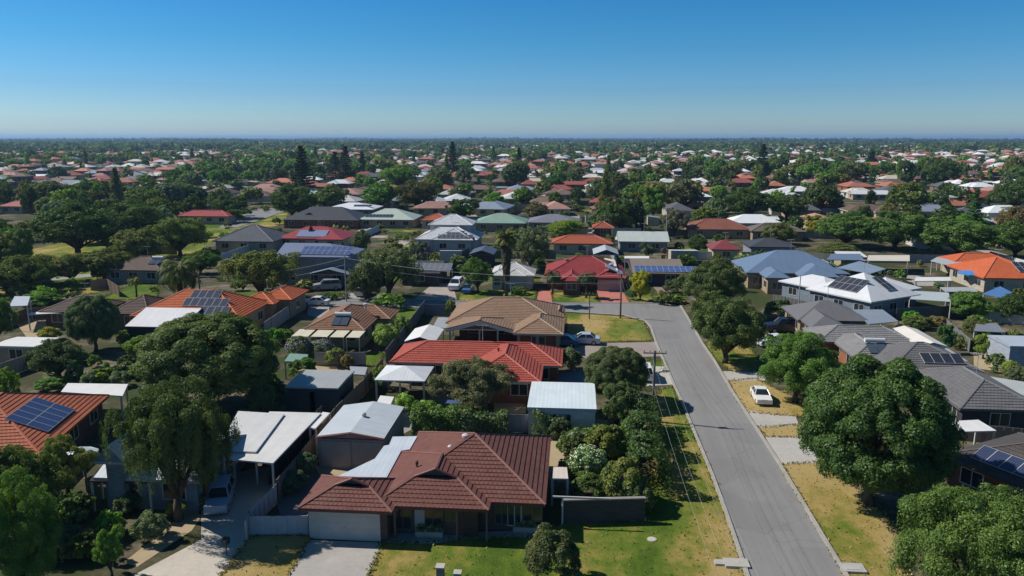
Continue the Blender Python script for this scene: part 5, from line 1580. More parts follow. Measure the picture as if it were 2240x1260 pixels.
# ------------------------------------------------------------------ trees and shrubs one can tell apart
T('round', 1912, 797, 1104, 322, (.037, .067, .018), 'big round dense tree on the dry verge beside the road', 'hi', 0, du=-10)
T('weep', 2130, 1030, 1345, 400, (.060, .096, .024), 'broad drooping green tree at the bottom corner beside the dark brown roof', 'xhi', 1)
bush(1205, 1150, 1268, 122, (.060, .072, .030), 'dark rounded shrub standing alone on the front lawn', 'hi')
T('weep', 350, 790, 1138, 275, (.054, .074, .027), 'tall weeping tree shading the pale weatherboard house', 'xhi', 0, du=40)
T('weep', 455, 858, 1120, 125, (.052, .074, .027), 'narrow weeping tree beside the long white carport', 'hi', 2)
T('round', 466, 696, 898, 312, (.052, .074, .022), 'wide dark spreading tree behind the long white carport', 'hi', 1)
T('spread', 575, 830, 925, 75, (.05, .07, .03), 'small dark tree between the spreading tree and the teal shed', 'med', 1)
T('spread', 55, 965, 1180, 215, (.062, .085, .024), 'dark bushy tree below the orange house with blue panels', 'hi', 1)
T('spread', 55, 1040, 1320, 200, (.062, .110, .024), 'bright green bushy tree at the bottom corner of the garden', 'xhi', 2)
T('loose', 150, 930, 1085, 150, (.105, .118, .036), 'olive feathery tree against the orange roof edge', 'hi', 0)
T('oval', 245, 1150, 1262, 85, (.085, .145, .030), 'small bright green tree beside the concrete driveway', 'med', 0)
T('weep', 1032, 772, 898, 205, (.085, .090, .052), 'grey-green weeping tree in front of the red tiled house', 'hi', 2)
T('round', 1345, 762, 880, 150, (.054, .070, .028), 'dark rounded tree beside the green based power pole', 'hi', 1)
T('oval', 1348, 832, 945, 105, (.060, .085, .034), 'dark green shrubby tree beside the flat white garage', 'med', 1)
T('spread', 1585, 638, 794, 182, (.055, .076, .026), 'drooping street tree beside the road across from the corner lawn', 'hi', 0)
T('spread', 1556, 560, 692, 160, (.056, .074, .030), 'tall drooping street tree at the corner of the road', 'hi', 1)
T('spread', 1740, 728, 880, 182, (.062, .115, .024), 'bright green tree behind the white sedan on the verge', 'hi', 2)
T('round', 210, 648, 768, 112, (.055, .082, .038), 'dark clipped tree in front of the brown tiled house', 'hi', 0)
palm('date', 398, 548, 668, (.10, .125, .035), 'stout date palm with drooping fronds beside the solar heater house', 1.25)
palm('feather', 299, 598, 650, (.15, .17, .04), 'small yellowish palm on the lawn beside the date palm', .8)
palm('fan', 1108, 497, 664, (.13, .14, .035), 'tall palm with skirt of dead fronds beyond the tan house', 1.3, skirt=7.0)
palm('feather', 1209, 583, 645, (.05, .085, .035), 'dark palm in front of the maroon house beside the narrow brick path', 1.0)
palm('feather', 1282, 584, 652, (.05, .085, .035), 'dark palm in front of the maroon house beside the wide brick driveway', 1.05)
palm('feather', 915, 520, 590, (.04, .07, .035), 'dark bushy palm in front of the two-storey white house', 1.2)
palm('feather', 1413, 523, 575, (.05, .08, .035), 'dark palm by the wide plain gable house', 1.2)
T('weep', 572, 530, 655, 195, (.080, .092, .030), 'wide olive tree beside the long two-storey slate house', 'med', 0)
T('weep', 852, 518, 652, 165, (.072, .088, .044), 'tall grey-green weeping tree by the cross street', 'med', 1)
T('spread', 800, 580, 655, 90, (.05, .065, .03), 'dark low tree beside the silver hatchback', 'med', 2)
T('spread', 1045, 560, 640, 76, 'md', 'green tree between the blue hatchback and the two-hip house', 'med', 1)
T('spread', 1160, 490, 592, 100, 'gg', 'grey-green tree beside the tall skirted palm', 'med', 0)
T('oval', 1400, 588, 658, 64, (.21, .205, .025), 'yellow-green small tree by the wide brick driveway', 'med', 2)
T('spread', 1360, 428, 512, 105, 'dk', 'dark dense tree beyond the orange house with cream front', 'med', 0)
T('loose', 1474, 440, 518, 80, (.10, .095, .07), 'brownish sparse tree beside the distant grey power pole', 'med', 1)
T('oval', 1428, 403, 480, 78, 'br', 'bright green tree rising behind the dark dense tree', 'med', 0)
T('column', 1390, 440, 515, 36, 'pn', 'dark narrow tree between the dense tree and the sparse tree', 'med')
T('pine', 664, 316, 432, 62, 'pn', 'tallest dark pine beyond the navy roofed house', 'med', 0)
T('pine', 757, 318, 402, 52, 'pn', 'broad dark pine standing with a twin beyond the orange roofs', 'med', 1)
T('pine', 735, 330, 398, 46, 'pn', 'shorter twin of the broad dark pine', 'med', 2)
T('pine', 991, 308, 388, 36, 'pn', 'slim dark pine reaching the horizon', 'med', 0)
T('pine', 1666, 313, 392, 40, 'pn', 'dark pine standing among the far white roofs', 'med', 1)
T('pine', 793, 330, 385, 26, 'pn', 'thin dark pine near the broad twin pines', 'low', 1)
T('pine', 1135, 322, 378, 24, 'pn', 'small dark pine among the far pinkish roofs', 'low', 2)
T('pine', 1905, 326, 372, 34, 'pn', 'dark pine beyond the red roofs near the sea', 'low', 0)
T('spread', 915, 390, 462, 98, (.062, .062, .024), 'dark olive domed tree beyond the little orange roof', 'med', 0)
T('spread', 872, 358, 412, 100, 'br', 'big bright green tree behind the olive domed tree', 'med', 1)
T('spread', 640, 405, 478, 110, 'dk', 'dark tree mass at the foot of the tallest pine', 'med', 2)
T('oval', 655, 430, 478, 60, 'md', 'green bushy tree beside the navy roofed house', 'med', 0)
T('spread', 1848, 460, 540, 150, (.058, .100, .026), 'first wide green tree in the row behind the steel blue house', 'med', 1)
T('spread', 1958, 462, 546, 150, (.052, .092, .026), 'middle wide green tree in the row behind the cream shed', 'med', 2)
T('spread', 2100, 474, 566, 190, (.056, .096, .026), 'widest green tree in the row behind the long grey verandah roof', 'med', 0)
T('spread', 2220, 480, 565, 130, (.054, .088, .026), 'wide green tree in the row cut by the picture edge', 'med', 1)
T('spread', 2216, 388, 468, 105, 'dk', 'tall dark tree at the picture edge beyond the tree row', 'med', 0)
T('oval', 1984, 346, 408, 60, 'dk', 'tall dark tree beside its bushier twin near the red roofs', 'med', 1)
T('spread', 2060, 350, 408, 84, 'dk', 'bushy dark tree near the far red roofs', 'med', 2)
T('oval', 1775, 468, 520, 50, (.18, .17, .03), 'yellowish tree at the end of the wide green tree row', 'med', 0)
T('spread', 1640, 408, 480, 120, 'dk', 'dark green tree group before the pine among white roofs', 'med', 1)
T('spread', 1720, 422, 480, 90, 'dk', 'dark tree beside the white iron roofs', 'med', 0)
T('spread', 1830, 530, 562, 100, 'ol', 'low olive tree behind the blue sheet shed roof', 'med', 1)
T('spread', 1700, 486, 535, 80, 'ol', 'olive tree over the brown roofed house', 'med', 2)
T('spread', 1525, 512, 556, 52, 'dk', 'round dark tree beside the dark red roof', 'med', 1)
T('spread', 1640, 555, 600, 60, 'md', 'green tree beside the steel blue roof edge', 'med', 1)
T('spread', 2115, 638, 700, 90, (.065, .120, .030), 'bright green tree beside the big white house patio', 'med', 2)
T('oval', 2068, 710, 772, 52, (.05, .10, .035), 'dark green tree beside the cream gabled patio roof', 'med', 0)
T('oval', 2150, 728, 785, 56, (.10, .15, .03), 'yellow-green tree in front of the small garden shed', 'med', 1)
T('spread', 2208, 640, 705, 70, 'dk', 'dark tree beyond the cream wall at the picture edge', 'med', 0)
T('spread', 2130, 690, 742, 60, 'ol', 'olive tree beside the small garden shed', 'med', 1)
T('spread', 2220, 800, 862, 60, 'gg', 'grey-green bushy tree below the tall blue-grey shed', 'med', 2)
bush(2208, 788, 824, 36, (.13, .17, .03), 'small lime shrub beside the tall blue-grey shed', 'med')
T('spread', 130, 740, 830, 130, (.05, .07, .03), 'dark shrubby tree beside the cream shed', 'med', 1)
T('loose', 15, 785, 880, 70, (.13, .19, .03), 'lime green feathery tree below the cream shed', 'med', 2)
T('spread', -5, 640, 760, 90, 'md', 'green tree cut by the picture edge above the cream shed', 'med', 0)
T('spread', 65, 556, 640, 130, (.066, .085, .024), 'spreading park tree standing by the pale path', 'med', 2)
T('loose', 15, 585, 640, 70, (.12, .14, .03), 'yellowish park tree at the picture edge by the path', 'med', 1)
T('spread', 160, 550, 618, 120, 'ol', 'olive park tree in the row along the path', 'med', 0)
T('spread', 230, 540, 612, 130, 'ol', 'olive park tree in front of the solar heater house', 'med', 1)
T('spread', 305, 500, 580, 120, 'ol', 'pale olive park tree behind the solar heater house', 'med', 2)
T('spread', 395, 470, 560, 140, (.075, .10, .03), 'broad green park tree near the slate roofed house', 'med', 0)
T('spread', 170, 440, 560, 200, 'dk', 'huge dark tree in the middle of the park', 'med', 1)
T('spread', 290, 445, 530, 150, 'dk', 'big dark park tree beside the huge one', 'med', 2)
T('spread', 440, 545, 600, 90, 'md', 'green tree between the date palm and the slate house', 'med', 1)
T('spread', 505, 425, 478, 90, 'dk', 'dark tree beside the side street bend', 'med', 2)
T('oval', 515, 455, 486, 60, 'md', 'green shrubby tree on the side street verge', 'med', 1)
T('pine', 682, 495, 540, 32, 'pn', 'small dark pine in front of the crimson iron roof', 'low', 0)
T('spread', 790, 500, 555, 50, 'gg', 'grey-green tree beside the pale green roofed house', 'med', 1)
T('spread', 1240, 478, 520, 90, (.11, .15, .025), 'bright clipped hedge-like tree beyond the orange house', 'med', 0)
# shrubs and hedges near the camera
hedge((905, 948), (1005, 944), 2.3, 2.2, (.060, .10, .026), 'long clipped hedge behind the brown tiled house')
hedge((1012, 948), (1108, 947), 1.9, 2.0, (.050, .075, .030), 'dark shaggy hedge beside the long clipped hedge')
hedge((1418, 1080), (1400, 930), 2.9, 2.6, (.040, .068, .024), 'tall shaggy hedge along the verge beside the green based pole', bumpy=.28)
hedge((1165, 950), (1235, 950), 2.0, 2.0, (.055, .085, .030), 'shaggy green hedge beside the flat white garage')
bush(1285, 975, 1045, 88, (.11, .16, .07), 'round shrub covered in white flowers beside the cream flat roof', 'med', (.62, .66, .50))
bush(1285, 1036, 1092, 86, (.062, .090, .026), 'rounded green shrub behind the brick garden wall', 'med')
bush(1365, 1000, 1100, 105, (.095, .110, .030), 'yellowish shrub behind the brick garden wall', 'med')
bush(1320, 930, 1000, 90, (.085, .10, .024), 'golden green shrub between the hedge and the white flowered shrub', 'med')
bush(1225, 915, 960, 60, (.045, .06, .03), 'dark shrub behind the yard of the brown tiled house', 'med')
bush(1385, 905, 960, 60, (.075, .12, .03), 'bright green shrub at the end of the corner hedge', 'med')
bush(1395, 1052, 1118, 70, (.055, .08, .03), 'dark green shrub at the end of the brick garden wall', 'med')
bush(885, 862, 900, 50, (.14, .22, .05), 'lime leafed shrub beside the beige shed', 'med')
bush(935, 878, 935, 75, (.10, .17, .035), 'bright green shrub against the long clipped hedge', 'med')
bush(1245, 762, 810, 60, (.06, .08, .04), 'dark shrub at the corner of the red tiled house', 'med')
bush(845, 705, 762, 62, (.13, .18, .05), 'leafy green shrub along the charcoal fence', 'med')
bush(880, 690, 735, 44, (.11, .16, .05), 'paler leafy shrub along the charcoal fence', 'med')
bush(835, 800, 850, 46, (.09, .13, .03), 'green shrub beside the white hipped carport', 'med')
bush(665, 780, 830, 60, (.08, .13, .03), 'green shrub beside the teal shed', 'med')
bush(655, 735, 785, 60, (.09, .11, .05), 'shrub topped with lilac flowers by the awning house', 'med', (.40, .34, .55))
bush(705, 742, 782, 56, (.09, .11, .05), 'second lilac flowered shrub by the awning house', 'med', (.40, .34, .55))
bush(735, 760, 800, 50, (.12, .14, .05), 'olive shrub before the awning house lawn', 'med')
bush(760, 775, 805, 30, (.16, .12, .05), 'brownish shrub before the awning house lawn', 'med')
bush(640, 1030, 1072, 70, (.06, .09, .05), 'grey-green shrub beside the shaded fence', 'med')
bush(668, 990, 1040, 56, (.08, .11, .06), 'leafy shrub beside the beige shed wall', 'med')
bush(330, 1120, 1180, 80, (.09, .11, .06), 'grey shrub in the garden beside the concrete driveway', 'med')
bush(385, 1095, 1130, 46, (.14, .15, .035), 'yellow-green shrub at the weeping tree foot', 'med')
bush(280, 1078, 1120, 60, (.05, .07, .03), 'dark shrub in front of the pale weatherboard house', 'med')
bush(445, 1085, 1112, 30, (.07, .10, .03), 'small shrub by the silver hatchback in the shade', 'med', (.7, .7, .6))
bush(115, 825, 852, 70, (.07, .13, .03), 'green shrub above the orange house with blue panels', 'med')
bush(200, 812, 850, 44, (.10, .13, .08), 'pale grey-green shrub above the orange house', 'med')
bush(262, 810, 845, 44, (.10, .13, .08), 'second pale grey-green shrub above the orange house', 'med')
bush(165, 790, 840, 36, (.05, .10, .05), 'dark conical shrub above the orange house', 'med')
bush(310, 735, 780, 70, (.10, .15, .03), 'bright shrub beside the white corrugated roof', 'med')
bush(110, 715, 745, 50, (.16, .16, .03), 'yellow shrub beyond the cream shed', 'med')
bush(215, 585, 612, 30, (.08, .11, .03), 'round shrub by the brown timber fence', 'med')
bush(90, 640, 668, 80, (.06, .12, .025), 'bright clipped hedge mound by the park path', 'med')
bush(985, 655, 690, 26, (.13, .14, .03), 'yellowish shrub behind the tan house roof', 'med')
bush(1380, 630, 655, 26, (.05, .11, .03), 'small green shrub under the yellow-green tree', 'med')
bush(1475, 610, 642, 50, (.045, .06, .03), 'dark shrub by the flat tan roofed house', 'med')
bush(2030, 910, 940, 60, (.09, .14, .03), 'green shrub against the dark grey tiled house', 'med')
bush(1705, 655, 700, 70, (.055, .08, .035), 'dark shrub beneath the steel blue house', 'med')
bush(1905, 660, 690, 50, (.06, .10, .035), 'green shrub below the big white house', 'med')
bush(1790, 640, 665, 34, (.05, .09, .03), 'green shrub beside the white left gable', 'med')
bush(2005, 690, 718, 60, (.07, .09, .03), 'olive shrub beside the dark panel fence', 'med')
bush(2050, 690, 716, 50, (.13, .10, .05), 'brownish shrub beside the dark panel fence', 'med')
bush(2190, 660, 690, 50, (.05, .08, .03), 'dark shrub by the blue shade sail', 'med')
# filler shrubs: backyards
YARDS = [(1880, 575, 2060, 640), (2100, 600, 2240, 700), (500, 640, 660, 780), (540, 780, 660, 920), (250, 690, 320, 780), (0, 860, 60, 960), (640, 1000, 700, 1080), (640, 770, 800, 812), (250, 740, 330, 850), (60, 790, 250, 850), (1960, 680, 2230, 760), (2080, 740, 2230, 860), (1230, 935, 1400, 1010), (840, 545, 1160, 612), (1100, 550, 1240, 600),
         (430, 560, 700, 650), (780, 555, 900, 610), (1180, 540, 1500, 600), (1560, 560, 1660, 640), (1860, 600, 2120, 660), (0, 640, 120, 720), (540, 640, 660, 660), (1690, 640, 1760, 720), (520, 500, 640, 560), (760, 490, 920, 560), (1040, 500, 1220, 560), (1330, 500, 1660, 560), (20, 1120, 250, 1240), (120, 1020, 200, 1120), (1240, 960, 1300, 1090)]
rs = random.Random(21)
COLN = {'dk': 'dark', 'md': 'green', 'ol': 'olive', 'gg': 'grey-green', 'br': 'bright green'}
SHRUBS = []
def in_poly(u, v, q):
    c = False; j = len(q) - 1
    for i in range(len(q)):
        if (q[i][1] > v) != (q[j][1] > v) and u < (q[j][0] - q[i][0]) * (v - q[i][1]) / (q[j][1] - q[i][1]) + q[i][0]: c = not c
        j = i
    return c
for (u0, v0, u1, v1) in YARDS:
    for _ in range(max(3, int((u1 - u0) * (v1 - v0) / 900))):
        u, v = rs.uniform(u0, u1), rs.uniform(v0, v1)
        p = G(u, v)
        if any(in_poly(u, v, q) for q in SHEETS): continue
        if any((p.x - x) ** 2 + (p.y - y) ** 2 < (r * 1.02) ** 2 for x, y, r in FOOT): continue
        d = proj(p)[2]
        h = rs.uniform(.7, 2.3)
        top = proj((p.x, p.y, h))[1]
        if any(a < u < c and b < top < e_ and d < dd - 1 for a, b, c, e_, dd in KEEP): continue
        col = rs.choice(['dk', 'md', 'ol', 'gg', 'br'])
        c = GREEN[col]
        o = place_tree('shrub', p, h * rs.uniform(.8, 1.6), h, tuple(x * rs.uniform(.8, 1.25) for x in c), None, 'low')
        SHRUBS.append((o, COLN[col] + ' garden shrub', p))
# ------------------------------------------------------------------ the suburb beyond, lot by lot
LM = [('the two-storey white house', 975, 520), ('the navy roofed brick house', 700, 482), ('the sea green roof', 1093, 490), ('the steel blue house', 1740, 606), ('the slate tiled house', 530, 528),
      ('the tallest pine', 664, 432), ('the broad twin pines', 757, 402), ('the slim horizon pine', 991, 388), ('the pine among white roofs', 1666, 392), ('the olive domed tree', 915, 462),
      ('the dark dense tree', 1360, 512), ('the wide green tree row', 1958, 546), ('the huge park tree', 170, 560), ('the vivid orange house', 2180, 606), ('the long red-brown house', 1575, 505),
      ('the crimson gabled house', 440, 476), ('the pine near the sea', 1905, 372), ('the bushy tree near red roofs', 2060, 408), ('the edge tree beyond the row', 2216, 468), ('the red park-side house', 30, 453),
      ('the small far pine', 1135, 378), ('the bright green tree', 872, 412), ('the maroon house', 1280, 612), ('the awning house', 750, 722), ('the big white house', 1900, 660), ('the weeping street tree', 852, 652),
      ('the spreading park tree', 65, 640), ('the cream shed', 40, 758), ('the yellow-green tree', 1400, 658), ('the flat white garage', 1230, 892)]
LMP = [(n, G(u, v)) for n, u, v in LM]
def nearest_lm(p):
    u, v, d = proj(p)
    best = min(LMP, key=lambda q: abs(proj(q[1])[0] - u) / 260 + 2.2 * abs(math.log(proj(q[1])[2] / d)))
    dl = proj(best[1])[2]
    rel = 'beyond' if d > dl * 1.12 else 'before' if d < dl * .9 else 'beside'
    return best, rel
PENDING = []            # (object, descriptor, position, category, group)
ORD = ['nearest', 'second', 'third', 'fourth', 'fifth', 'sixth', 'seventh', 'eighth', 'ninth', 'tenth', 'eleventh', 'twelfth', 'thirteenth', 'fourteenth', 'fifteenth', 'sixteenth', 'seventeenth', 'eighteenth', 'nineteenth', 'twentieth']
def flush_labels():
    groups = {}
    for it in PENDING:
        lm, rel = nearest_lm(it[2])
        groups.setdefault((it[1], rel, lm[0]), []).append((math.dist(it[2], lm[1]), it))
    for (desc, rel, ln), items in groups.items():
        items.sort(key=lambda a: a[0])
        for i, (_, (o, d, p, cat, grp)) in enumerate(items):
            if len(items) == 1: lab = f'{desc} {rel} {ln}'
            else: lab = f'{desc} {rel} {ln}, {ORD[min(i, 19)]} from it'.replace('nearest from it', 'nearest to it')
            tag(o, lab, cat, grp)
for o, d, p in SHRUBS: PENDING.append((o, d, p, 'shrub', 'garden shrubs in the backyards'))
# house kinds at a distance: shared meshes, roof and wall coloured per house
def far_kind(k):
    Wn = MB(); one = []
    hs = House.__new__(House)
    hs.R, hs.CAP, hs.W, hs.F, hs.G = MB(), MB(), MB(), MB(), []; hs.steps = False; hs.wings = []; hs.k = 0; hs.px = []; hs.cap_on = False
    hs.o = Vector((0, 0, 0)); hs.yaw = 0; hs.ze = 2.6; hs.pitch = 23; hs.oh = .5
    if k == 0: hs.wing_at(-7.5, -5, 7.5, 5, 'x')
    elif k == 1: hs.wing_at(-8, -4, 6, 5, 'x'); hs.wing_at(-7, -7.5, 0, 3, 'y')
    elif k == 2: hs.wing_at(-7, -5, 7, 4.5, 'x'); hs.wing_at(.5, -7.5, 7.4, 3, 'y', 'gablet')
    elif k == 3: hs.wing_at(-7, -4.5, 7, 4.5, 'x', 'gable', 'gable', pitch=18)
    elif k == 4: hs.wing_at(-5, -7, 5, 7, 'y'); hs.wing_at(-8.5, -1, 3, 6.5, 'x')
    else: hs.wing_at(-8, -5, 8, 5, 'x'); hs.wing_at(-4, -4, 4, 4, 'x', ze=5.6)
    for w in hs.wings:
        d = .006 * w['k'] + .5
        X0, X1, Y0, Y1 = w['x0'] + d, w['x1'] - d, w['y0'] + d, w['y1'] - d
        zb = w['ze'] - 1.75
        n = max(1, int((X1 - X0) / 3.6))
        for j in range(n):
            x = X0 + (j + .5) * (X1 - X0) / n
            one.append((x - .85, Y0 - .03, zb, x + .85, Y0 + .03, zb + 1.25))
        for X in (X0, X1): one.append((X - .03, (Y0 + Y1) / 2 - .9, zb, X + .03, (Y0 + Y1) / 2 + .9, zb + 1.25))
    each = []
    for a in one:
        Wn.box(*a); q = MB(); q.box(*a); each.append(q.mesh('window', M['glass']))
    return [(hs.R.mesh('far_roof', M['tile'], uv=True), hs.R.mesh('far_roof', M['metal'], uv=True)), hs.F.mesh('far_fascia', M['paint']), hs.W.mesh('far_wall', M['wall'], uv=True), Wn.mesh('far_window', M['glass']), each]
FK = [far_kind(k) for k in range(6)]
ROOFS = [('terracotta tiled', (.36, .105, .058), 0, 16), ('red tiled', (.32, .06, .048), 0, 13), ('brown tiled', (.150, .090, .068), 0, 12), ('pinkish tiled', (.34, .165, .13), 0, 10), ('orange tiled', (.44, .13, .06), 0, 9), ('charcoal roofed', (.085, .088, .10), 1, 7),
         ('white roofed', (.58, .58, .58), 1, 16), ('pale grey roofed', (.42, .43, .44), 1, 15), ('cream roofed', (.52, .47, .38), 1, 7), ('blue-grey roofed', (.18, .22, .29), 1, 5), ('pale green roofed', (.33, .40, .34), 1, 3)]
ROOFS = [(a, tuple(.92 * x + .26 * (.3 * b[0] + .55 * b[1] + .15 * b[2]) for x in b), c, d) for a, b, c, d in ROOFS]
RW = [r[3] for r in ROOFS]
WALLS = [(.50, .44, .34), (.60, .58, .54), (.30, .15, .10), (.42, .33, .24), (.22, .13, .10)]
def far_house(p, k, ri, rz, sc, rr):
    name, col, metal, _ = ROOFS[ri]
    e = empty('house', p, rz); e.scale = (sc, sc * rr.uniform(.9, 1.1), 1)
    f_ = rr.uniform(.82, 1.18)
    c = tuple(min(1, x * f_ * rr.uniform(.97, 1.03)) for x in col)
    rf, fa, wa, wi, each = FK[k]
    r = link('roof', rf[metal], e, c); link('fascia', fa, r, rr.choice([(.6, .58, .55), tuple(x * .7 for x in c)]))
    link('wall', wa, e, rr.choice(WALLS)); 
    for w_ in each: link('window', w_, e)
    return e, name
rr = random.Random(5)
from mathutils import noise as mnoise
def grove(x, y): return mnoise.noise(Vector((x / 130, y / 170, .5))) + .6 * mnoise.noise(Vector((x / 48, y / 60, 3.1)))
cand_h, cand_t = [], []
def infrustum(p, m=60):
    u, v, d = proj(p)
    return -m - 2500 / d * 8 < u < 2240 + m + 2500 / d * 8
def clear_foot(x, y, r):
    return all((x - a) ** 2 + (y - b) ** 2 > (r + c) ** 2 for a, b, c in FOOT)
y = 128.0; row = 0
while y < 3400:
    half = y * .76 + 40
    x = -half - rr.uniform(0, 15) - y * .08
    dep = rr.uniform(25, 31)
    street = (row % 2 == 1)
    while x < half - y * .08 + 20:
        wl = rr.uniform(18, 25)
        p = Vector((x + wl / 2, y + rr.uniform(-3, 3), 0))
        u, v, d = proj(p)
        x += wl
        if not infrustum(p): continue
        far = d > 1300
        ph_ = .93
        if d > 900 and u < 1000: ph_ = .9
        if d > 1500: ph_ = .40 if u < 900 else (.80 if u < 1650 else .70)
        if d > 2300: ph_ = .10 if u < 1000 else (.65 if u < 1600 else .35)
        wood = (u < 430 and 150 < d < 340) or (u < 360 and d < 152)
        if wood: ph_ = .06
        if grove(p.x, p.y) > .42 and d > 300: ph_ *= .6
        if rr.random() < ph_: cand_h.append((p, d, u, v))
        nt_ = 2.2 if d < 400 else 1.5
        if d > 900 and u < 1000: nt_ = 1.2
        if d > 1500: nt_ = .9 if u > 1000 else 1.7
        if wood: nt_ = 12
        gv = grove(p.x, p.y)
        if not wood: nt_ *= max(.3, min(2.3, .85 + 1.7 * gv))
        k = int(nt_ + rr.random())
        for _ in range(k):
            q = Vector((p.x + rr.uniform(-12, 12), p.y + rr.uniform(-17, 17) if wood else p.y + rr.choice((-1, 1)) * rr.uniform(6, 15), 0))
            cand_t.append((q, wood))
    y += dep + (13 if street else 0)
    row += 1
FARROOF = [  # roofs one can pick out in the photograph: column, row of the eave, kind of roof
    (845, 420, 4), (700, 418, 0), (1303, 405, 1), (1310, 418, 6), (1232, 436, 2), (1160, 412, 1), (1358, 350, 4), (1375, 341, 6), (1790, 402, 4), (1740, 392, 6), (1860, 410, 2), (1910, 390, 0), (1880, 432, 8), (1898, 436, 6), (2010, 436, 6),
    (2060, 418, 5), (2130, 436, 1), (2095, 412, 6), (1780, 462, 0), (1520, 442, 6), (1540, 388, 1), (1570, 392, 6), (1525, 360, 9), (2030, 345, 1), (2080, 350, 1), (2140, 375, 1), (2190, 368, 6), (2225, 385, 6), (2230, 345, 1), (1990, 352, 0),
    (420, 405, 6), (85, 395, 6), (165, 410, 9), (205, 408, 9), (340, 418, 7), (400, 430, 5), (420, 442, 4), (585, 390, 6), (620, 408, 4), (560, 440, 2), (480, 372, 1), (265, 365, 1), (190, 362, 1), (310, 360, 7), (120, 368, 3), (1000, 450, 7), (945, 455, 7), (1125, 445, 7),
    (1200, 370, 1), (940, 382, 9), (905, 350, 0), (1060, 352, 1), (1030, 345, 6), (1430, 352, 6), (1412, 358, 7), (1480, 420, 5), (1370, 425, 2), (1395, 428, 0), (1660, 458, 6), (1700, 436, 7), (690, 445, 7)]
placed = []
for u, v, ri in FARROOF:
    p = G(u, v)
    placed.append((p, proj(p)[2], u, v, ri))
    FOOT.append((p.x, p.y, 7))
PP = [(q[0].x, q[0].y) for q in placed]
hl = [(p, d, u, v, ri) for p, d, u, v, ri in placed]
for p, d, u, v in cand_h:
    if (430 < u < 640 and 195 < d < 320) or d < 175 or (d < 330 and not clear_foot(p.x, p.y, 6)): continue
    if any(abs(p.x - a) < 15 and abs(p.y - b) < 14 for a, b in PP): continue
    top = proj((p.x, p.y, 5))[1]
    if d < 330 and any(a - 20 < u < c + 20 and b - 2 < top < e_ and d < dd for a, b, c, e_, dd in KEEP): continue
    w = list(RW)
    if mnoise.noise(Vector((p.x / 90, p.y / 120, 9))) > .12: w[6] *= 2.2; w[7] *= 1.8; w[8] *= 2
    if u < 800: w = [a * b for a, b in zip(w, (1.3, 1.5, 1.3, 1.3, .8, 1, .5, .7, .7, 1, 1))]
    if u > 1700: w[6] *= 1.6
    hl.append((p, d, u, v, rr.choices(range(len(ROOFS)), w)[0]))
hl.sort(key=lambda a: a[1])
vis = [h for h in hl if -30 < h[2] < 2270]
HAND = sum(1 for o in bpy.data.objects if o.parent is None and o.get('category') == 'house')
N_IND = 292 - HAND
ind = vis[:N_IND]
inds = set(id(h) for h in ind)
for h in ind:
    p, d, u, v, ri = h
    e, nm = far_house(p, rr.choices(range(6), (3, 3, 3, 1.5, 3, 1.2 if d > 200 else 0))[0], ri, rr.choice((0, 0, 0, math.pi / 2, math.pi)) + R(rr.uniform(-9, 9)), rr.uniform(.85, 1.12), rr)
    PENDING.append((e, nm + ' house', p, 'house', 'houses of the far suburb'))
    FOOT.append((p.x, p.y, 6.5))
# yards between those houses: patches of lawn and paving, back fences, garden sheds
lawn_b, pave_b = MB(), MB()
n_f = n_s = 0
SHED = None
def small_shed(p, rz, w, dp, h, rc, wc, label):
    e = empty('shed', p, rz)
    mb = MB(); mb.prism([(-w / 2 - .1, -dp / 2 - .15), (w / 2 + .1, -dp / 2 - .15), (w / 2 + .1, dp / 2 + .15), (-w / 2 - .1, dp / 2 + .15)], [h, h, h + .5, h + .5], [h + .1, h + .1, h + .6, h + .6])
    mb.build('roof', M['metal'], e, rc, uv=True)
    mb = MB(); mb.prism([(-w / 2, -dp / 2), (w / 2, -dp / 2), (w / 2, dp / 2), (-w / 2, dp / 2)], 0, [h + .02, h + .02, h + .45, h + .45]); mb.build('wall', M['wall'], e, wc, uv=True)
    mb = MB(); mb.box(-w * .3, -dp / 2 - .04, .02, w * .3, -dp / 2 + .02, h * .85); mb.build('door', M['paint'], e, tuple(x * .75 for x in wc))
    PENDING.append((e, label, p, 'shed', 'garden sheds of the far yards'))
def patch(mb, cx, cy, w, dp, z):
    q = [(cx - w / 2, cy - dp / 2), (cx + w / 2, cy - dp / 2), (cx + w / 2, cy + dp / 2), (cx - w / 2, cy + dp / 2)]
    if not all(clear_foot(a, b, -4) for a, b in q): return
    mb.face([(a, b, z) for a, b in q])
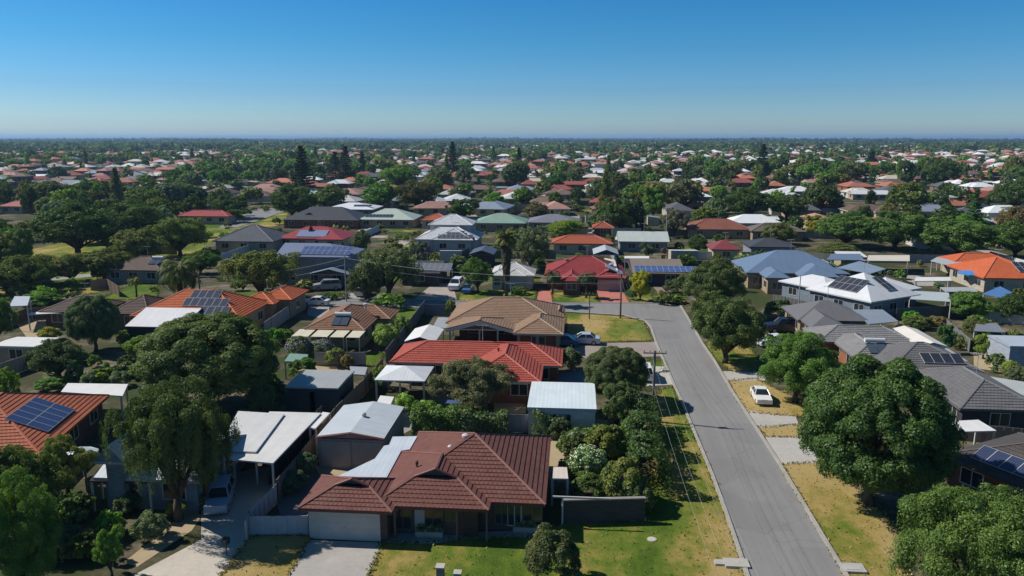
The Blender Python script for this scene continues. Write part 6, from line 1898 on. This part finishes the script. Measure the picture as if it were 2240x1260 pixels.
for p, d, u, v in cand_h:
    if d > 700 or p.y < 140 or (430 < u < 640 and 195 < d < 320): continue
    zz = .03 + rr.random() * .03
    if rr.random() < .75: patch(lawn_b, p.x + rr.uniform(-5, 5), p.y - 11 + rr.uniform(-2, 2), rr.uniform(7, 14), rr.uniform(4, 8), zz)
    if rr.random() < .5: patch(lawn_b, p.x + rr.uniform(-5, 5), p.y + 11 + rr.uniform(-2, 2), rr.uniform(5, 12), rr.uniform(4, 8), zz + .004)
    if rr.random() < .7: patch(pave_b, p.x + rr.choice((-7, 7)), p.y - 9, rr.uniform(3, 5), rr.uniform(8, 12), .07 + rr.random() * .03)
    if rr.random() < .5: patch(pave_b, p.x + rr.uniform(-6, 6), p.y + 8, rr.uniform(4, 8), rr.uniform(3, 5), .11 + rr.random() * .03)
    if d < 520 and n_f < 110 and rr.random() < .8 and clear_foot(p.x, p.y + 13, -3):
        n_f += 1
        L = rr.uniform(15, 21)
        cn, cc = rr.choice([('grey', (.30, .30, .31)), ('brown', (.22, .16, .12)), ('cream', (.48, .42, .33)), ('green', (.10, .15, .12)), ('white', (.55, .54, .52))])
        mb = MB(); k = int(L / 1.2)
        for i in range(k):
            a = -L / 2 + L * i / k; o_ = .03 * (i % 2)
            mb.box(a, -.02 + o_, .02, a + L / k, .02 + o_, 1.8)
        o = mb.build('fence', M['paint'], None, cc); o.location = (p.x, p.y + 13.2 + rr.uniform(-.4, .4), 0); o.rotation_euler = (0, 0, R(rr.choice((0, 0, 90)) + rr.uniform(-4, 4)))
        PENDING.append((o, cn + ' panel fence', o.location.copy(), 'fence', 'back fences of the far yards'))
    if d < 600 and n_s < 120 and rr.random() < .7:
        q = Vector((p.x + rr.choice((-8, 8)) + rr.uniform(-2, 2), p.y + rr.uniform(8, 12), 0))
        if not clear_foot(q.x, q.y, 1.5): continue
        su, sv, sd = proj((q.x, q.y, 3))
        if any(a_ < su < c_ and b_ < sv < e_ and sd < dd for a_, b_, c_, e_, dd in KEEP): continue
        n_s += 1
        cn, cc = rr.choice([('white', (.62, .63, .64)), ('pale grey', (.40, .42, .44)), ('cream', (.52, .48, .40)), ('blue-grey', (.2, .24, .3)), ('green', (.2, .28, .23))])
        small_shed(q, R(rr.choice((0, 90, 180)) + rr.uniform(-6, 6)), rr.uniform(4, 8), rr.uniform(3, 5), rr.uniform(2.1, 2.6), cc, rr.choice(WALLS), cn + ' roofed garden shed')
        FOOT.append((q.x, q.y, 3))
if lawn_b.f: structure('far_lawns', lawn_b, M['grass'], (.34, 0, 0))
if pave_b.f: structure('far_paving', pave_b, M['concrete'], (.36, .33, .29))
# the rest of the houses, too many and too far to count
def hip_block(p, w, dp, ze, h, rz):
    c, s = math.cos(rz), math.sin(rz)
    def P(x, y, z): return (p.x + x * c - y * s, p.y + x * s + y * c, z)
    i = min(w, dp) / 2
    rx = max(.2, w / 2 - i) if w > dp else .2
    ry = max(.2, dp / 2 - i) if dp >= w else .2
    b = [P(-w / 2, -dp / 2, ze), P(w / 2, -dp / 2, ze), P(w / 2, dp / 2, ze), P(-w / 2, dp / 2, ze)]
    t = [P(-rx, -ry, ze + h), P(rx, -ry, ze + h), P(rx, ry, ze + h), P(-rx, ry, ze + h)]
    g = [P(x, y, 0) for x, y in ((-w / 2 + .5, -dp / 2 + .5), (w / 2 - .5, -dp / 2 + .5), (w / 2 - .5, dp / 2 - .5), (-w / 2 + .5, dp / 2 - .5))]
    m = [P(x, y, ze - .02) for x, y in ((-w / 2 + .5, -dp / 2 + .5), (w / 2 - .5, -dp / 2 + .5), (w / 2 - .5, dp / 2 - .5), (-w / 2 + .5, dp / 2 - .5))]
    roof = [[b[j], b[(j + 1) % 4], t[(j + 1) % 4], t[j]] for j in range(4)] + [t]
    wall = [[g[j], g[(j + 1) % 4], m[(j + 1) % 4], m[j]] for j in range(4)]
    return roof, wall
mv, hue = [], []
def addq(q, c):
    mv.extend(q); hue.append(c)
for h in hl:
    if id(h) in inds: continue
    p, d, u, v, ri = h
    f_ = rr.uniform(.8, 1.2)
    c = tuple(min(1, x * f_ * rr.uniform(.97, 1.03)) for x in ROOFS[ri][1])
    wc = rr.choice(WALLS)
    rz = rr.choice((0, 0, math.pi / 2)) + R(rr.uniform(-12, 12))
    big = rr.random() < .05
    two = rr.random() < .14
    ro, wa = hip_block(p, rr.uniform(12, 17) * (1.5 if big else 1), rr.uniform(9, 13), 5.4 if two else 2.7, rr.uniform(1.8, 2.5), rz)
    if rr.random() < .6:
        r2, w2 = hip_block(p + Vector((rr.uniform(-4, 4), -4.5, 0)), 7, 9, 2.65, 1.5, rz)
        ro += r2; wa += w2
    for q in ro: addq(q, c)
    for q in wa: addq(q, wc)
    if rr.random() < .35:
        ro, wa = hip_block(p + Vector((rr.uniform(-9, 9), 9, 0)), 5, 4, 2.4, .25, rz)
        cc = rr.choice([(.6, .61, .62), (.4, .42, .44), (.5, .46, .38)])
        for q in ro: addq(q, cc)
me = quads_mesh('far_houses', np.array(mv, dtype=np.float32), M['farhouse'], hue=np.array(hue))
tag(link('far_houses', me), 'mass of tiny far-off roofs spread out towards the horizon', 'houses', kind='stuff')
# trees of the suburb
tl = []
TK = [('spread', 34), ('oval', 20), ('loose', 13), ('weep', 14), ('round', 7), ('column', 3), ('pine', 2)]
TC = ['dk', 'dk', 'md', 'ol', 'ol', 'gg', 'dk', 'md', 'br']
KN = {'spread': 'spreading', 'oval': 'bushy', 'loose': 'sparse', 'weep': 'drooping', 'round': 'round', 'column': 'narrow', 'pine': 'pine'}
for q, wood in cand_t:
    u, v, d = proj(q)
    if not infrustum(q, 30): continue
    if wood and rr.random() < .08: kd_ = 0
    hgt_ = rr.triangular(3.2, 12.5, 5.8) if not wood else rr.uniform(6.5, 11.5)
    if d > 1300: hgt_ = rr.triangular(4, 13, 7)
    if not wood and d > 250: hgt_ *= max(.75, min(1.45, 1 + .6 * grove(q.x, q.y)))
    kd = rr.choices([a for a, _ in TK], [b for _, b in TK])[0]
    if kd == 'pine': hgt_ = rr.uniform(11, 19)
    w = hgt_ * rr.uniform(.8, 1.45)
    if kd == 'column': w = hgt_ * .35
    if kd == 'pine': w = hgt_ * .42
    if kd == 'oval': w = hgt_ * rr.uniform(.55, .8)
    if d < 420:
        if not clear_foot(q.x, q.y, 2.5 if wood else 1.5): continue
        top = proj((q.x, q.y, hgt_))[1]; wp = w / d * FPX / 2
        if any(a < u + wp * .8 and c > u - wp * .8 and b - 4 < v and e_ - 3 > top and d < dd for a, b, c, e_, dd in KEEP): continue
        if 640 < u < 1500 and d < 138: continue
    if d < 118 : continue
    if 465 < u < 640 and 205 < d < 290: continue
    tl.append((q, d, u, kd, hgt_, w, rr.choice(TC)))
tl.sort(key=lambda a: a[1] / a[4])
HT = sum(1 for o in bpy.data.objects if o.parent is None and o.get('category') == 'tree')
N_T = 292 - HT
tv = [t for t in tl if -20 < t[2] < 2260]
tind = tv[:N_T]
tis = set(id(t) for t in tind)
for t in tind:
    q, d, u, kd, h, w, c = t
    col = tuple(x * rr.uniform(.75, 1.2) for x in GREEN[c])
    o = place_tree(kd, q, w, h, col, None, 'low' if d > 210 else 'med')
    PENDING.append((o, {'dk': 'dark', 'md': 'green', 'ol': 'olive', 'gg': 'grey-green', 'br': 'bright green'}[c] + ' ' + KN[kd] + (' tree' if kd != 'pine' else ' tree'), q, 'tree', 'trees of the far suburb'))
flush_labels()
rest = [t for t in tl if id(t) not in tis]
rg = np.random.default_rng(3)
proto = {}
for kd, _ in TK:
    for lv, (n, s) in enumerate(((420, .085), (110, .15), (30, .26))):
        for var in range(3):
            v, tn, _l = crown(kd, n, s * (1.15 if kd != 'pine' else .8), 50 + var)
            proto[(kd, lv, var)] = (v, tn)
VV, TT, HH = [], [], []
proto[('bush', 0, 0)] = crown('shrub', 170, .15, 5)[:2]
def add_far(q, d, kd, h, w, col):
    lv = 0 if d < 620 else 1 if d < 1300 else 2
    v, tn = proto[(kd, lv, int(rg.integers(3)))]
    a = rg.uniform(0, 6.28); c, s = math.cos(a), math.sin(a)
    x = (v[:, 0] * c - v[:, 1] * s) * w + q.x; y_ = (v[:, 0] * s + v[:, 1] * c) * w + q.y
    VV.append(np.stack([x, y_, v[:, 2] * h], 1)); TT.append(tn)
    HH.append(np.tile(np.array(col) * rg.uniform(.75, 1.2), (len(tn), 1)))
for q, d, u, kd, h, w, c in rest:
    add_far(q, d, kd, h, w, GREEN[c])
n_sh = 0
for p, d, u, v in cand_h:
    if d > 800: continue
    for _ in range(6):
        q = Vector((p.x + rr.uniform(-12, 12), p.y + rr.uniform(-15, 15), 0))
        if not clear_foot(q.x, q.y, .8) or d < 128: continue
        h = rr.uniform(.8, 2.6)
        c = GREEN[rr.choice(TC)]
        v_, tn = proto[('bush', 0, 0)]
        w = h * rr.uniform(1, 2)
        a = rg.uniform(0, 6.28); cs, sn = math.cos(a), math.sin(a)
        VV.append(np.stack([(v_[:, 0] * cs - v_[:, 1] * sn) * w + q.x, (v_[:, 0] * sn + v_[:, 1] * cs) * w + q.y, v_[:, 2] * h], 1)); TT.append(tn)
        HH.append(np.tile(np.array(c) * rg.uniform(.75, 1.2), (len(tn), 1)))
# wooded belts towards the horizon
for _ in range(15000):
    d = 1500 * (14000 / 1500) ** (rr.random() ** .8)
    u = rr.uniform(-60, 2300)
    if d < 3200 and u > 1000 and rr.random() < .75: continue
    if d < 2300 and rr.random() < .35: continue
    ang = YAW + math.atan((1120 - u) / FPX)
    q = Vector((-math.sin(ang) * d, math.cos(ang) * d, 0))
    s = 1 + d / 3500
    if u > 1700 and d > 6500: continue
    hm_ = 1 if d < 3500 else 1.1 + 1.6 * max(0, mnoise.noise(Vector((q.x / 900, q.y / 1500, 2))))
    add_far(q, d, 'spread', rr.uniform(7, 15) * hm_, rr.uniform(9, 15) * s, tuple(x * .75 for x in GREEN[rr.choice(['dk', 'dk', 'gg', 'pn'])]))
me = quads_mesh('far_trees', np.concatenate(VV), M['farleaf'], np.concatenate(TT), np.concatenate(HH))
tag(link('far_trees', me), 'mass of far-off tree crowns between the roofs and along the horizon', 'trees', kind='stuff')
# ------------------------------------------------------------------ grass tufts breaking the lawn edges
GV, GH = [], []
MIDS = [(G(*x_, .02) + G(*y_, .02)) / 2 for x_, y_ in (((1412, 1141), (1436, 1180)), ((1436, 1180), (1490, 1275)))]
for px, dens in LAWNS:
    P = [G(u, v, .02) for u, v in px]
    for a, b in zip(P, P[1:] + P[:1]):
        if proj((a + b) / 2)[2] > 150 or min((Vector(m_) - (a + b) / 2).length for m_ in MIDS) < 1.0: continue
        L = (b - a).length
        n = int(L * 26)
        if n < 1: continue
        f = rg.random(n)[:, None]
        pts = np.array(a)[None] * (1 - f) + np.array(b)[None] * f + rg.normal(size=(n, 3)) * np.array([.13, .13, 0])
        pts[:, 2] = .07 + rg.random(n) * .05
        GV.append(leaf_arrays(pts, np.tile([0, 0, 1.0], (n, 1)), .11, rg, .45, 1.0))
        m = rg.random(n)[:, None] < dens * .75
        GH.append(np.where(m, np.array([[.36, .27, .11]]), np.array([[.10, .145, .025]])) * rg.uniform(.6, 1.15, (n, 1)))
    xs, ys = [p.x for p in P], [p.y for p in P]
    if min(ys) > 110: continue
    n = int(min(2600, (max(xs) - min(xs)) * (max(ys) - min(ys)) * 2.2))
    q = np.stack([rg.uniform(min(xs), max(xs), n), rg.uniform(min(ys), max(ys), n)], 1)
    inside = np.zeros(n, bool)
    j = len(P) - 1
    for i in range(len(P)):
        c = ((ys[i] > q[:, 1]) != (ys[j] > q[:, 1])) & (q[:, 0] < (xs[j] - xs[i]) * (q[:, 1] - ys[i]) / (ys[j] - ys[i] + 1e-9) + xs[i])
        inside ^= c; j = i
    q = q[inside]; n = len(q)
    pts = np.concatenate([q, .05 + rg.random((n, 1)) * .05], 1)
    GV.append(leaf_arrays(pts, np.tile([0, 0, 1.0], (n, 1)), .10, rg, .45, 1.1))
    m = rg.random(n)[:, None] < dens * .7
    GH.append(np.where(m, np.array([[.34, .25, .11]]), np.array([[.09, .135, .022]])) * rg.uniform(.55, 1.1, (n, 1)))
me = quads_mesh('grass', np.concatenate(GV), M['farleaf'], rg.random(sum(len(h) for h in GH)), np.concatenate(GH))
tag(link('grass', me), 'tufts of grass and weeds fringing the lawns and verges', 'grass', kind='stuff')
# ------------------------------------------------------------------ air
hb = MB(); hb.box(-62000, -600, -1.0, 62000, 72000, 66)
t = NT('hazy_air')
vp = t.n('VolumePrincipled')
vp.inputs['Color'].default_value = (.42, .68, 1.0, 1)
vp.inputs['Density'].default_value = 1.05e-4
vp.inputs['Anisotropy'].default_value = .2
t.l(vp.outputs[0], t.out.inputs['Volume'])
t.mat.cycles.homogeneous_volume = True if hasattr(t.mat.cycles, 'homogeneous_volume') else None
tag(hb.build('haze', t.mat), 'thin blue haze over the far suburb', 'haze', kind='stuff')
